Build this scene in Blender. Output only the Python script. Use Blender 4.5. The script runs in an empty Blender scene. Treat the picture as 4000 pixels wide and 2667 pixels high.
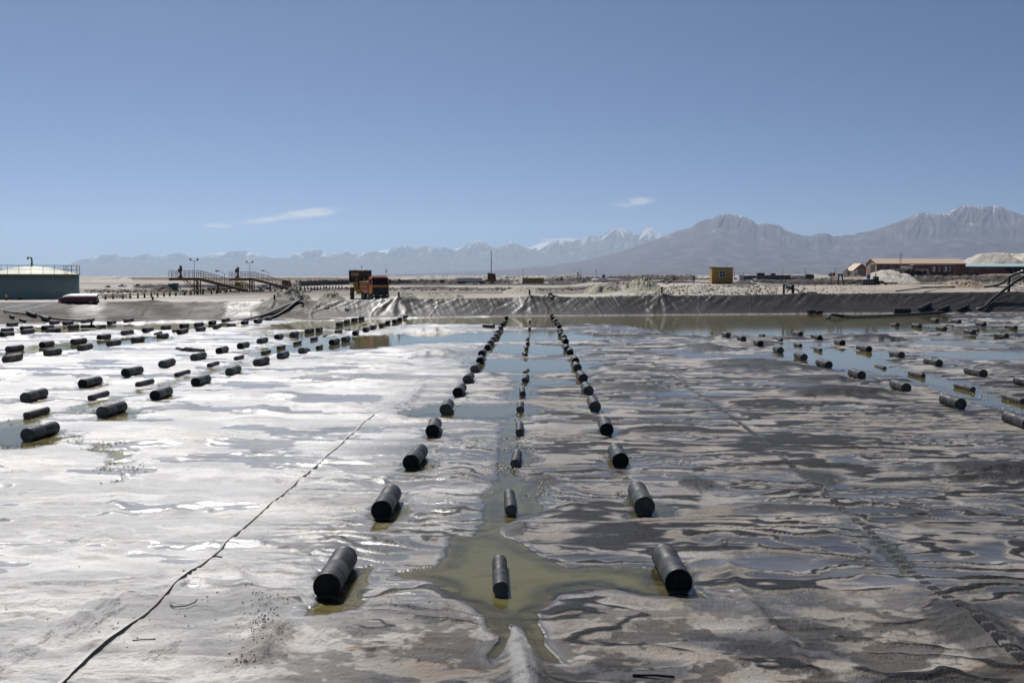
import bpy, bmesh, math, random
import numpy as np
from mathutils import Vector, Matrix, Euler

# ------------------------------------------------------------------ camera
R = math.radians
FPX, CX, CY = 3889.0, 2000.0, 1333.5          # focal length / centre in photo pixels
EYE = Vector((0.0, 0.0, 5.4))
PITCH, YAW = R(3.759), R(1.2495)
scene = bpy.context.scene
COL = scene.collection
cam_d = bpy.data.cameras.new('camera')
cam_d.lens, cam_d.sensor_width = FPX * 36 / 4000, 36
cam_d.clip_start, cam_d.clip_end = 0.1, 400000
cam = bpy.data.objects.new('camera', cam_d)
COL.objects.link(cam)
cam.location = EYE
cam.rotation_euler = (math.pi / 2 - PITCH, 0, YAW)
scene.camera = cam
CAM_R = Euler(cam.rotation_euler).to_matrix()

# ------------------------------------------------------------------ sky, sun, exposure
SUN_EL, SUN_AZ = R(50), R(25)                  # azimuth measured to the left of +Y
sun_dir = Vector((-math.sin(SUN_AZ) * math.cos(SUN_EL), math.cos(SUN_AZ) * math.cos(SUN_EL), math.sin(SUN_EL)))
world = bpy.data.worlds.new('World')
scene.world = world
world.use_nodes = True
wt = world.node_tree
wt.nodes.clear()
wn, wl = wt.nodes.new, wt.links.new
sky = wn('ShaderNodeTexSky')
sky.sky_type = 'NISHITA'
sky.sun_disc = False
sky.sun_elevation = SUN_EL
sky.sun_rotation = -SUN_AZ
sky.altitude = 3000
sky.air_density = 0.6
sky.dust_density = 3.0
sky.ozone_density = 8.0
bg = wn('ShaderNodeBackground')
bg.inputs['Strength'].default_value = 0.056
wout = wn('ShaderNodeOutputWorld')
# thin streaks of high cloud close to the horizon, as noise on the sky's own directions
tc = wn('ShaderNodeTexCoord')
sep = wn('ShaderNodeSeparateXYZ'); wl(tc.outputs['Generated'], sep.inputs[0])
def wmath(op, a, b=None, clamp=False):
    n = wn('ShaderNodeMath'); n.operation = op; n.use_clamp = clamp
    for i, v in enumerate((a, b)):
        if v is None: continue
        if isinstance(v, (int, float)): n.inputs[i].default_value = v
        else: wl(v, n.inputs[i])
    return n.outputs[0]
ysafe = wmath('MAXIMUM', sep.outputs['Y'], 0.05)
U = wmath('DIVIDE', sep.outputs['X'], ysafe)
V = wmath('DIVIDE', sep.outputs['Z'], ysafe)
cmb = wn('ShaderNodeCombineXYZ'); wl(U, cmb.inputs[0]); wl(V, cmb.inputs[1])
cmap = wn('ShaderNodeMapping'); wl(cmb.outputs[0], cmap.inputs[0])
cmap.inputs['Scale'].default_value = (34, 120, 1); cmap.inputs['Rotation'].default_value = (0, 0, -0.12)
cn = wn('ShaderNodeTexNoise'); wl(cmap.outputs[0], cn.inputs['Vector'])
cn.inputs['Scale'].default_value = 1.0; cn.inputs['Detail'].default_value = 7; cn.inputs['Roughness'].default_value = 0.62
def wisp(u0, v0, su, sv, tilt, amp):
    du = wmath('SUBTRACT', U, u0)
    dv = wmath('SUBTRACT', wmath('SUBTRACT', V, v0), wmath('MULTIPLY', du, tilt))
    q = wmath('ADD', wmath('POWER', wmath('ABSOLUTE', wmath('DIVIDE', du, su)), 2.0),
              wmath('POWER', wmath('ABSOLUTE', wmath('DIVIDE', dv, sv)), 2.0))
    return wmath('MULTIPLY', wmath('SUBTRACT', 1.0, q, True), amp)
wsum = None
for a in ((-0.228, 0.0625, 0.055, 0.0062, 0.10, 1.0), (-0.270, 0.0560, 0.035, 0.0050, 0.10, 0.8),
          (-0.318, 0.0505, 0.034, 0.0034, 0.00, 0.8), (0.100, 0.0735, 0.030, 0.0065, 0.08, 0.8),
          (0.030, 0.0360, 0.036, 0.0032, 0.0, 0.75), (0.015, 0.0305, 0.022, 0.0042, 0.0, 0.75)):
    w_ = wisp(*a)
    wsum = w_ if wsum is None else wmath('MAXIMUM', wsum, w_)
cl = wmath('MULTIPLY', wmath('SUBTRACT', wmath('ADD', cn.outputs['Fac'], wmath('MULTIPLY', wsum, 0.42)), 0.62, True), 3.2, True)
cl = wmath('MULTIPLY', cl, wmath('MULTIPLY', wsum, 1.6, True))
mixc = wn('ShaderNodeMix'); mixc.data_type = 'RGBA'
wl(cl, mixc.inputs['Factor']); wl(sky.outputs[0], mixc.inputs['A'])
mixc.inputs['B'].default_value = (11.0, 10.9, 10.7, 1)
wl(mixc.outputs['Result'], bg.inputs['Color'])
wl(bg.outputs[0], wout.inputs['Surface'])

sun_d = bpy.data.lights.new('sun', 'SUN')
sun_d.energy = 5.0
sun_d.angle = R(0.55)
sun_d.color = (1.0, 0.965, 0.92)
sun = bpy.data.objects.new('sun', sun_d)
COL.objects.link(sun)
sun.rotation_euler = sun_dir.to_track_quat('Z', 'Y').to_euler()
sun.location = (-30, 60, 80)
vs = scene.view_settings
vs.view_transform = 'Standard'
vs.look = 'None'
vs.exposure = 0.22
vs.gamma = 1.0
vs.use_curve_mapping = False
scene.cycles.max_bounces = 6
scene.cycles.diffuse_bounces = 2
scene.cycles.glossy_bounces = 3
scene.cycles.transparent_max_bounces = 8
scene.cycles.volume_bounces = 0
scene.cycles.use_denoising = True
scene.cycles.sample_clamp_indirect = 6.0

# ------------------------------------------------------------------ helpers
def ray(px, py):
    d = CAM_R @ Vector(((px - CX) / FPX, (CY - py) / FPX, -1.0))
    return d
def P(px, py, z=0.0):
    """world point where the sight line through a photo pixel meets the level z"""
    d = ray(px, py)
    t = (z - EYE.z) / d.z
    return EYE + d * t
def PD(px, py, Y):
    """world point on the sight line at distance Y along the rows"""
    d = ray(px, py)
    return EYE + d * (Y / d.y)

def link(o, parent=None):
    COL.objects.link(o)
    if parent is not None: o.parent = parent
    return o
def empty(name, loc=(0, 0, 0), rz=0.0):
    o = bpy.data.objects.new(name, None)
    o.empty_display_size = 0.3
    o.location = loc; o.rotation_euler = (0, 0, rz)
    return link(o)
def tag(o, label=None, cat=None, group=None, kind=None):
    if label: o['label'] = label
    if cat: o['category'] = cat
    if group: o['group'] = group
    if kind: o['kind'] = kind
    return o
def copy_tree(o, parent=None):
    c = o.copy(); COL.objects.link(c); c.parent = parent
    for ch in list(o.children):
        copy_tree(ch, c)
    return c

class MB:
    """collects simple solids into one mesh"""
    def __init__(s): s.v = []; s.f = []; s.m = []; s.sm = []
    def add(s, vs, fs, mat=0, smooth=False):
        b = len(s.v); s.v += [tuple(v) for v in vs]
        s.f += [tuple(b + i for i in f) for f in fs]
        s.m += [mat] * len(fs); s.sm += [smooth] * len(fs)
        return s
    def box(s, c, d, mat=0, rz=0.0, M=None):
        x, y, z = (k / 2 for k in d)
        vs = [Vector((sx * x, sy * y, sz * z)) for sz in (-1, 1) for sx, sy in ((-1, -1), (1, -1), (1, 1), (-1, 1))]
        if M is None: M = Matrix.Rotation(rz, 3, 'Z')
        vs = [M @ v + Vector(c) for v in vs]
        return s.add(vs, [(3, 2, 1, 0), (4, 5, 6, 7), (0, 1, 5, 4), (1, 2, 6, 5), (2, 3, 7, 6), (3, 0, 4, 7)], mat)
    def b2(s, lo, hi, mat=0):
        lo, hi = Vector(lo), Vector(hi)
        return s.box((lo + hi) / 2, hi - lo, mat)
    def bar(s, a, b, w, h=None, mat=0):
        a, b = Vector(a), Vector(b); d = b - a; L = d.length
        if L < 1e-6: return s
        q = d.to_track_quat('X', 'Z').to_matrix()
        return s.box((a + b) / 2, (L, w, h or w), mat, M=q)
    def tube(s, pts, r, n=8, mat=0, caps=True, smooth=True):
        pts = [Vector(p) for p in pts]
        rs = r if isinstance(r, (list, tuple)) else [r] * len(pts)
        vs = []; prev = None
        for i, p in enumerate(pts):
            t = (pts[min(i + 1, len(pts) - 1)] - pts[max(i - 1, 0)]).normalized()
            if prev is None:
                up = Vector((0, 0, 1)) if abs(t.z) < 0.9 else Vector((1, 0, 0))
                u = t.cross(up).normalized()
            else:
                u = (prev - t * prev.dot(t)).normalized()
            prev = u; w = t.cross(u)
            for k in range(n):
                a = 2 * math.pi * k / n
                vs.append(p + (u * math.cos(a) + w * math.sin(a)) * rs[i])
        fs = [(i * n + k, i * n + (k + 1) % n, (i + 1) * n + (k + 1) % n, (i + 1) * n + k)
              for i in range(len(pts) - 1) for k in range(n)]
        s.add(vs, fs, mat, smooth)
        if caps:
            b = len(s.v) - len(vs); e = len(s.v) - n
            s.f += [tuple(b + k for k in range(n))[::-1], tuple(e + k for k in range(n))]
            s.m += [mat] * 2; s.sm += [False] * 2
        return s
    def lathe(s, prof, n=24, axis='Z', c=(0, 0, 0), mat=0, smooth=True):
        """prof: list of (radius, along)"""
        vs = []
        for r_, h in prof:
            for k in range(n):
                a = 2 * math.pi * k / n
                x, y = r_ * math.cos(a), r_ * math.sin(a)
                v = {'Z': (x, y, h), 'Y': (x, h, y), 'X': (h, x, y)}[axis]
                vs.append(Vector(v) + Vector(c))
        fs = [(i * n + k, i * n + (k + 1) % n, (i + 1) * n + (k + 1) % n, (i + 1) * n + k)
              for i in range(len(prof) - 1) for k in range(n)]
        if axis == 'Y': fs = [f[::-1] for f in fs]
        return s.add(vs, fs, mat, smooth)
    def prism(s, pts, y0, y1, mat=0, axis='Y'):
        """outline (a, b) swept along an axis"""
        n = len(pts)
        mk = {'Y': lambda p, h: (p[0], h, p[1]), 'X': lambda p, h: (h, p[0], p[1]), 'Z': lambda p, h: (p[0], p[1], h)}[axis]
        vs = [mk(p, y0) for p in pts] + [mk(p, y1) for p in pts]
        fs = [tuple(range(n)), tuple(range(2 * n - 1, n - 1, -1))]
        fs += [(i, n + i, n + (i + 1) % n, (i + 1) % n) for i in range(n)]
        return s.add(vs, fs, mat)
    def build(s, name, mats, parent=None, bevel=0.0, fix=True):
        me = bpy.data.meshes.new(name)
        me.from_pydata(s.v, [], s.f)
        for m in (mats if isinstance(mats, (list, tuple)) else [mats]): me.materials.append(m)
        me.polygons.foreach_set('material_index', s.m)
        me.polygons.foreach_set('use_smooth', s.sm)
        if fix or bevel:
            bm = bmesh.new(); bm.from_mesh(me)
            if bevel:
                bmesh.ops.bevel(bm, geom=[e for e in bm.edges if len(e.link_faces) == 2 and e.calc_face_angle(0) > 0.6], offset=bevel, segments=2, profile=0.6, affect='EDGES', clamp_overlap=True)
            bmesh.ops.recalc_face_normals(bm, faces=bm.faces)
            bm.to_mesh(me); bm.free()
        me.update()
        return link(bpy.data.objects.new(name, me), parent)

def grid_mesh(name, X, Y, Z, mat, attrs=None, smooth=True):
    """X, Y, Z: 2-d arrays (rows, cols)"""
    nr, nc = X.shape
    me = bpy.data.meshes.new(name)
    co = np.stack([X, Y, Z], -1).reshape(-1, 3).astype(np.float32)
    idx = np.arange(nr * nc).reshape(nr, nc)
    q = np.stack([idx[:-1, :-1], idx[:-1, 1:], idx[1:, 1:], idx[1:, :-1]], -1).reshape(-1, 4)
    me.vertices.add(nr * nc); me.vertices.foreach_set('co', co.ravel())
    me.loops.add(q.size); me.loops.foreach_set('vertex_index', q.ravel().astype(np.int32))
    me.polygons.add(len(q)); me.polygons.foreach_set('loop_start', np.arange(0, q.size, 4, dtype=np.int32))
    me.update(calc_edges=True)
    me.polygons.foreach_set('use_smooth', np.full(len(q), smooth))
    for k, a in (attrs or {}).items():
        at = me.attributes.new(k, 'FLOAT', 'POINT'); at.data.foreach_set('value', a.ravel().astype(np.float32))
    me.materials.append(mat)
    me.validate(); me.update()
    return link(bpy.data.objects.new(name, me))

_rng = np.random.default_rng(7)
_perm = _rng.permutation(256); _perm = np.concatenate([_perm, _perm, _perm])
_ga = _rng.random(256) * 2 * np.pi
_gx, _gy = np.cos(_ga), np.sin(_ga)
def pnoise(x, y, seed=0):
    x = np.asarray(x, float) + seed * 17.37; y = np.asarray(y, float) + seed * 9.71
    xi = np.floor(x).astype(np.int64); yi = np.floor(y).astype(np.int64)
    xf = x - xi; yf = y - yi
    u = xf * xf * xf * (xf * (xf * 6 - 15) + 10); v = yf * yf * yf * (yf * (yf * 6 - 15) + 10)
    xi &= 255; yi &= 255
    def g(ix, iy, dx, dy):
        h = _perm[_perm[ix & 255] + (iy & 255)] & 255
        return _gx[h] * dx + _gy[h] * dy
    a = g(xi, yi, xf, yf); b = g(xi + 1, yi, xf - 1, yf)
    c = g(xi, yi + 1, xf, yf - 1); d = g(xi + 1, yi + 1, xf - 1, yf - 1)
    return (a + u * (b - a) + v * ((c + u * (d - c)) - (a + u * (b - a)))) * 1.5
def fbm(x, y, o=4, seed=0, gain=0.5, lac=2.03):
    t = 0; amp = 1; tot = 0
    for i in range(o):
        t = t + amp * pnoise(x, y, seed + i * 3); tot += amp
        amp *= gain; x = np.asarray(x) * lac; y = np.asarray(y) * lac
    return t / tot
def sstep(a, b, x):
    t = np.clip((np.asarray(x, float) - a) / (b - a), 0, 1)
    return t * t * (3 - 2 * t)

# ------------------------------------------------------------------ materials
def new_mat(name):
    m = bpy.data.materials.new(name); m.use_nodes = True
    nt = m.node_tree
    return m, nt, nt.nodes.get('Principled BSDF')
class NT:
    """short-hand for wiring shader nodes"""
    def __init__(s, nt): s.nt = nt
    def n(s, t, **k):
        o = s.nt.nodes.new(t)
        for a, v in k.items(): setattr(o, a, v)
        return o
    def l(s, a, b): s.nt.links.new(a, b)
    def set(s, sock, v):
        if hasattr(v, 'links') or isinstance(v, bpy.types.NodeSocket): s.l(v, sock)
        else: sock.default_value = v
    def math(s, op, a, b=None, clamp=False):
        o = s.n('ShaderNodeMath', operation=op); o.use_clamp = clamp
        s.set(o.inputs[0], a)
        if b is not None: s.set(o.inputs[1], b)
        return o.outputs[0]
    def mix(s, f, a, b):
        o = s.n('ShaderNodeMix', data_type='RGBA')
        s.set(o.inputs['Factor'], f); s.set(o.inputs['A'], a if isinstance(a, bpy.types.NodeSocket) else tuple(a) + (1,) * (4 - len(a)))
        s.set(o.inputs['B'], b if isinstance(b, bpy.types.NodeSocket) else tuple(b) + (1,) * (4 - len(b)))
        return o.outputs['Result']
    def lerp(s, f, a, b):
        o = s.n('ShaderNodeMix', data_type='FLOAT')
        s.set(o.inputs['Factor'], f); s.set(o.inputs['A'], a); s.set(o.inputs['B'], b)
        return o.outputs['Result']
    def attr(s, name): return s.n('ShaderNodeAttribute', attribute_name=name).outputs['Fac']
    def pos(s): return s.n('ShaderNodeNewGeometry').outputs['Position']
    def obj(s): return s.n('ShaderNodeTexCoord').outputs['Object']
    def noise(s, vec, scale, detail=4, rough=0.55, dist=0.0):
        if isinstance(scale, tuple):
            mp = s.n('ShaderNodeMapping'); s.l(vec, mp.inputs[0]); mp.inputs['Scale'].default_value = scale
            vec = mp.outputs[0]; scale = 1.0
        o = s.n('ShaderNodeTexNoise'); s.l(vec, o.inputs['Vector'])
        o.inputs['Scale'].default_value = scale; o.inputs['Detail'].default_value = detail
        o.inputs['Roughness'].default_value = rough; o.inputs['Distortion'].default_value = dist
        return o.outputs['Fac']
    def ramp(s, f, a, b):
        o = s.n('ShaderNodeMapRange', clamp=True, interpolation_type='SMOOTHSTEP'); s.set(o.inputs[0], f)
        o.inputs[1].default_value = a; o.inputs[2].default_value = b
        return o.outputs[0]
    def bump(s, h, strength, dist):
        o = s.n('ShaderNodeBump'); s.l(h, o.inputs['Height'])
        s.set(o.inputs['Strength'], strength); o.inputs['Distance'].default_value = dist
        return o.outputs[0]

def paint(name, col, rough=0.5, metal=0.0, dirt=0.35, dirt_col=(0.42, 0.38, 0.31), scale=1.6, spec=0.5, grime=0.0):
    """a painted or plain surface with salt dust and small tone changes"""
    m, nt, b = new_mat(name); k = NT(nt); o = k.obj()
    n1 = k.noise(o, scale, 6, 0.65); n2 = k.noise(o, scale * 7, 3)
    f = k.math('MULTIPLY', k.ramp(n1, 0.45, 0.75), dirt)
    c = k.mix(f, col, dirt_col)
    dark = tuple(q * 0.6 for q in col)
    c = k.mix(k.math('MULTIPLY', k.ramp(n2, 0.5, 0.8), 0.35 + grime), c, dark)
    k.l(c, b.inputs['Base Color'])
    k.l(k.lerp(n1, max(0.05, rough - 0.12), min(1, rough + 0.2)), b.inputs['Roughness'])
    b.inputs['Metallic'].default_value = metal
    b.inputs['Specular IOR Level'].default_value = spec
    k.l(k.bump(n2, 0.15, 0.02), b.inputs['Normal'])
    return m
# ------------------------------------------------------------------ pond floor: traced pools, bulges and folds
POOLS_PX = [
 # star-shaped pool and channel between the centre rows
 [(1955,1590),(1948,1700),(1944,1780),(1940,1855),(1925,1895),(1885,1935),(1890,1995),(1872,2060),(1840,2085),(1745,2085),(1730,2100),(1742,2150),(1745,2185),(1725,2212),(1600,2228),(1560,2240),(1610,2262),(1720,2300),(1760,2335),(1850,2375),(1905,2425),(1920,2500),(1898,2548),(1932,2585),(1950,2555),(1972,2480),(2002,2432),(2020,2470),(2064,2556),(2096,2584),(2182,2590),(2145,2540),(2106,2440),(2100,2390),(2150,2350),(2165,2318),(2380,2300),(2560,2325),(2640,2345),(2600,2260),(2560,2225),(2370,2214),(2215,2205),(2160,2175),(2032,2130),(1952,2100),(1942,2064),(1990,2030),(2112,2008),(2106,1950),(2140,1880),(2030,1872),(2022,1820),(2110,1800),(2060,1770),(2030,1745),(2024,1700),(2022,1640),(2022,1600)],
 [(1500,1603),(1620,1590),(1700,1578),(1900,1582),(2020,1574),(2100,1588),(2150,1610),(2070,1622),(2040,1640),(1930,1642),(1790,1636),(1620,1628),(1540,1614)],
 [(1985,1465),(2080,1462),(2060,1475),(2230,1485),(2330,1492),(2120,1510),(2075,1520),(2110,1545),(2060,1560),(1990,1562),(1960,1545),(2020,1515),(2015,1490),(1985,1478)],
 [(1800,1400),(1960,1398),(2070,1403),(2300,1405),(2388,1412),(2330,1432),(2245,1452),(2120,1458),(2000,1456),(1880,1457),(1835,1442),(1805,1420)],
 [(1900,1346),(2040,1344),(2160,1350),(2370,1350),(2420,1356),(2250,1368),(2310,1382),(2120,1388),(2000,1384),(1890,1372)],
 # long pool left of centre
 [(985,1398),(1060,1383),(1170,1372),(1400,1366),(1560,1351),(1700,1340),(1890,1338),(2100,1332),(2380,1327),(2400,1320),(2290,1310),(2250,1290),(2050,1288),(1890,1297),(1700,1302),(1510,1306),(1400,1313),(1320,1316),(1290,1309),(1370,1298),(1240,1289),(1130,1300),(1060,1308),(1000,1290),(940,1295),(990,1312),(1120,1322),(1150,1338),(1060,1352),(960,1378)],
 # band of brine along the far bank
 [(990,1288),(1060,1268),(1180,1256),(1400,1249),(1700,1242),(2000,1236),(2400,1230),(3000,1225),(3500,1224),(3720,1226),(3700,1262),(3600,1266),(3560,1274),(3680,1280),(3990,1286),(4200,1290),(4200,1308),(3980,1304),(3800,1300),(3640,1292),(3420,1300),(3250,1305),(2960,1314),(2700,1314),(2560,1300),(2500,1278),(2360,1266),(2230,1264),(2180,1280),(2000,1278),(1880,1266),(1640,1266),(1540,1274),(1440,1290),(1330,1292),(1280,1284),(1130,1290)],
 # right-hand pool and stream
 [(3000,1376),(3120,1364),(3260,1362),(3440,1370),(3520,1384),(3470,1398),(3510,1432),(3560,1455),(3700,1478),(3790,1490),(3830,1520),(3920,1560),(4150,1600),(4250,1660),(4150,1670),(3960,1606),(3850,1580),(3720,1545),(3600,1500),(3480,1466),(3330,1448),(3200,1436),(3110,1412),(3040,1392)],
 [(3530,1330),(3660,1326),(3800,1336),(4000,1346),(4200,1350),(4200,1362),(3900,1356),(3700,1350),(3560,1346)],
 [(3560,1378),(3720,1372),(3900,1372),(4200,1376),(4200,1410),(3960,1408),(3760,1404),(3620,1396)],
 [(3000,1342),(3110,1334),(3180,1346),(3280,1350),(3180,1360),(3060,1356)],
 [(3600,1312),(3760,1310),(3960,1316),(4200,1322),(4200,1332),(3900,1326),(3700,1324)],
 # left-hand pools
 [(60,1372),(120,1352),(280,1336),(440,1322),(600,1314),(680,1316),(640,1330),(500,1345),(330,1362),(180,1374),(60,1385),(-80,1390),(-80,1378)],
 [(120,1280),(330,1268),(560,1266),(800,1260),(1000,1262),(960,1274),(800,1284),(600,1290),(420,1286),(240,1300),(80,1300)],
 [(-150,1690),(0,1660),(130,1650),(230,1668),(280,1700),(250,1730),(160,1742),(80,1760),(0,1740),(-150,1730)],
 [(300,1610),(420,1595),(540,1596),(560,1615),(500,1636),(430,1645),(350,1640)],
 [(-100,1665),(40,1640),(180,1615),(300,1585),(420,1560),(560,1520),(700,1480),(820,1445),(940,1412),(1000,1402),(900,1442),(760,1482),(600,1524),(440,1572),(330,1604),(200,1630),(60,1660),(-100,1690)],
 [(350,1716),(420,1730),(470,1760),(486,1800),(480,1870),(468,1880),(455,1820),(420,1780),(360,1740)],
 # wet puddles round the near floats
 [(1180,2370),(1230,2330),(1330,2345),(1380,2300),(1400,2240),(1420,2260),(1370,2350),(1290,2385),(1210,2400)],
 [(1440,2030),(1500,2045),(1560,1990),(1600,1930),(1580,2000),(1530,2060),(1490,2075)],
 [(3330,2060),(3390,2065),(3440,2110),(3560,2210),(3640,2260),(3580,2262),(3470,2190),(3370,2120)],
]
# shallow puddles held by the weight of the floats
for fx, fy in ((1604,1833),(1689,1706),(1740,1619),(1787,1550),(1825,1497),(1853,1456),(2517,2011),(2424,1826),(2370,1700),(2325,1609),(2299,1543),(2280,1491),(2257,1450),(397,1630),(604,1562),(895,1467),(99,1571),(322,1515),(3753,1596),(3540,1531),(3366,1480),(3842,1473),(1490,2027),(1277,2335),(2652,2317),(3141,1407)):
    q0 = P(fx, fy)
    pp = []
    for a in range(10):
        th = a * .628 + fx; rx = .42 + .16 * math.sin(fx * 1.7 + a * 2.3); ry = 1.25 + .4 * math.sin(fy + a * 1.9)
        pp.append((q0.x + .08 + rx * math.cos(th), q0.y + .75 + ry * math.sin(th)))
    POOLS_PX.append(pp)
N_TRACED = len(POOLS_PX) - 26
POOLS = []
for poly in POOLS_PX[N_TRACED:]: POOLS.append(np.array(poly))
for poly in POOLS_PX[:N_TRACED]:
    POOLS.append(np.array([(p.x, p.y) for p in (P(a, b, 0.0) for a, b in poly)]))
def poly_sd(poly, x, y):
    """signed distance to a polygon, negative inside"""
    n = len(poly); d = np.full(x.shape, 1e9); ins = np.zeros(x.shape, bool)
    for i in range(n):
        ax, ay = poly[i]; bx, by = poly[(i + 1) % n]
        ex, ey = bx - ax, by - ay
        t = np.clip(((x - ax) * ex + (y - ay) * ey) / (ex * ex + ey * ey + 1e-12), 0, 1)
        d = np.minimum(d, (x - ax - t * ex) ** 2 + (y - ay - t * ey) ** 2)
        c = ((ay > y) != (by > y)) & (x < ex * (y - ay) / (ey if abs(ey) > 1e-12 else 1e-12) + ax)
        ins ^= c
    d = np.sqrt(d)
    return np.where(ins, -d, d)
def pool_sd(x, y):
    # ragged shore: the shore line wanders with the ground's own unevenness
    s = (0.16 + 0.012 * y) * (1 - .6 * np.exp(-((x + .5) / 2.2) ** 2))
    wx = fbm(x / 1.3, y / 1.3, 4, 21) * s * 1.8; wy = fbm(x / 1.6, y / 1.1, 4, 33) * s * 2.6
    xx, yy = x + wx, y + wy
    out = np.full(x.shape, 50.0)
    for poly in POOLS:
        lo, hi = poly.min(0) - 6, poly.max(0) + 6
        k = (xx > lo[0]) & (xx < hi[0]) & (yy > lo[1]) & (yy < hi[1])
        if k.any(): out[k] = np.minimum(out[k], poly_sd(poly, xx[k], yy[k]))
    return out

# bulges of the liner: photo pixel box, height, how bare (dark) they are
MOUNDS = []
for (x0, x1, y0, y1, h, bare) in (
    (3000, 3600, 1502, 1562, .34, 1.0), (3240, 3610, 1311, 1334, .42, 1.0), (2650, 2890, 1345, 1380, .30, .8),
    (2740, 3170, 1396, 1458, .26, .85), (1512, 1830, 1278, 1303, .42, .45), (1570, 1812, 1354, 1400, .36, .55),
    (2360, 2580, 1424, 1458, .18, .7), (3600, 4200, 1796, 1868, .26, .95), (3650, 4200, 1852, 1895, .16, .9),
    (3100, 3320, 1832, 1900, .05, .9), (880, 1260, 1525, 1562, .18, .4), (2026, 2200, 1846, 1912, .10, .8),
    (1940, 2080, 2025, 2105, .09, .7), (2640, 2800, 1850, 1930, .05, .8), (2330, 2640, 1500, 1540, .12, .7),
    (1440, 1640, 1418, 1438, .12, .5), (2480, 3100, 1262, 1318, .10, .1), (3700, 4150, 1338, 1352, .12, .5),
    (900, 1180, 1570, 1630, .12, .15), (3880, 4200, 1420, 1460, .2, .8), (3000, 3400, 1462, 1500, .16, .8),
    (1180, 1420, 1395, 1425, .15, .4), (1100, 1500, 1460, 1485, .14, .4), (250, 420, 2300, 2540, .12, .0),
    (940, 1110, 2380, 2667, .10, .1), (3660, 4050, 2330, 2667, .10, .6), (640, 900, 1960, 2010, .05, .3),
    (1580, 1640, 1500, 1600, .05, .3), (60, 200, 2400, 2640, .10, .0), (560, 700, 2480, 2600, .10, 0), (1200, 1420, 2420, 2520, .08, .1), (620, 760, 2230, 2330, .08, 0), (2880, 3300, 1965, 2000, .05, .8)):
    a = P((x0 + x1) / 2, (y0 + y1) / 2, h * .4); l = P(x0, (y0 + y1) / 2, h * .4); n_ = P((x0 + x1) / 2, y1, 0); f_ = P((x0 + x1) / 2, y0, h * .6)
    MOUNDS.append((a.x, (n_.y + f_.y) / 2, abs(a.x - l.x), max(0.25, abs(f_.y - n_.y) / 2), h, bare))
# long folds of the liner: polyline of photo pixels, half width (m), height (m)
FOLDS = []
for pts, w_, h_ in (([(2002, 2436), (2030, 2540), (2050, 2667), (2075, 2900)], .22, .24),
                    ([(1190, 2400), (1080, 2500), (1010, 2620), (960, 2760)], .25, .10),
                    ([(900, 2200), (960, 2320), (1030, 2420), (1090, 2560), (1100, 2700)], .22, .09),
                    ([(240, 2667), (330, 2560), (440, 2470)], .2, .08),
                    ([(300, 2330), (380, 2180), (430, 2050), (470, 1900), (480, 1760)], .3, .06),
                    ([(40, 2520), (130, 2380), (230, 2260), (330, 2170)], .3, .05),
                    ([(1130, 2640), (850, 2585), (560, 2570), (420, 2575)], .1, .04),
                    ([(1240, 1828), (1400, 1862), (1500, 1890)], .1, .07),
                    ([(3190, 2667), (3090, 2520), (2980, 2420), (2880, 2300), (2840, 2200)], .12, .07),
                    ([(3640, 2330), (3790, 2420), (3930, 2560), (4060, 2700)], .35, .14),
                    ([(820, 2180), (900, 2240), (930, 2300), (950, 2420)], .18, .06),
                    ([(2560, 1800), (3000, 1815), (3400, 1830), (3700, 1835)], .18, .06),
                    ([(3330, 1990), (3600, 1988), (3950, 1982)], .16, .05)):
    FOLDS.append((np.array([(p.x, p.y) for p in (P(a, b) for a, b in pts)]), w_, h_))
def fold_field(x, y):
    z = np.zeros(x.shape); pale = np.zeros(x.shape)
    for fi, (pts, w_, h_) in enumerate(FOLDS):
        lo, hi = pts.min(0) - 1.5, pts.max(0) + 1.5
        k = (x > lo[0]) & (x < hi[0]) & (y > lo[1]) & (y < hi[1])
        if not k.any(): continue
        xx, yy = x[k], y[k]; d = np.full(xx.shape, 9.0); tt = np.zeros(xx.shape)
        for i in range(len(pts) - 1):
            ax, ay = pts[i]; ex, ey = pts[i + 1] - pts[i]
            t = np.clip(((xx - ax) * ex + (yy - ay) * ey) / (ex * ex + ey * ey), 0, 1)
            q = np.hypot(xx - ax - t * ex, yy - ay - t * ey)
            tt = np.where(q < d, i + t, tt); d = np.minimum(d, q)
        grow = np.clip(tt / 0.9 + 0.12, 0, 1)
        hh = h_ * grow * (0.85 + 0.5 * fbm(xx / .6, yy / .6, 2, 51))
        pale[k] = np.maximum(pale[k], np.exp(-np.abs(d / (w_ * (0.45 + 0.55 * grow))) ** 2) * grow * (1.0 if fi == 0 else .0))
        z[k] = np.maximum(z[k], hh * np.exp(-np.abs(d / (w_ * (0.45 + 0.55 * grow))) ** 1.7))
    return z, pale

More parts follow.
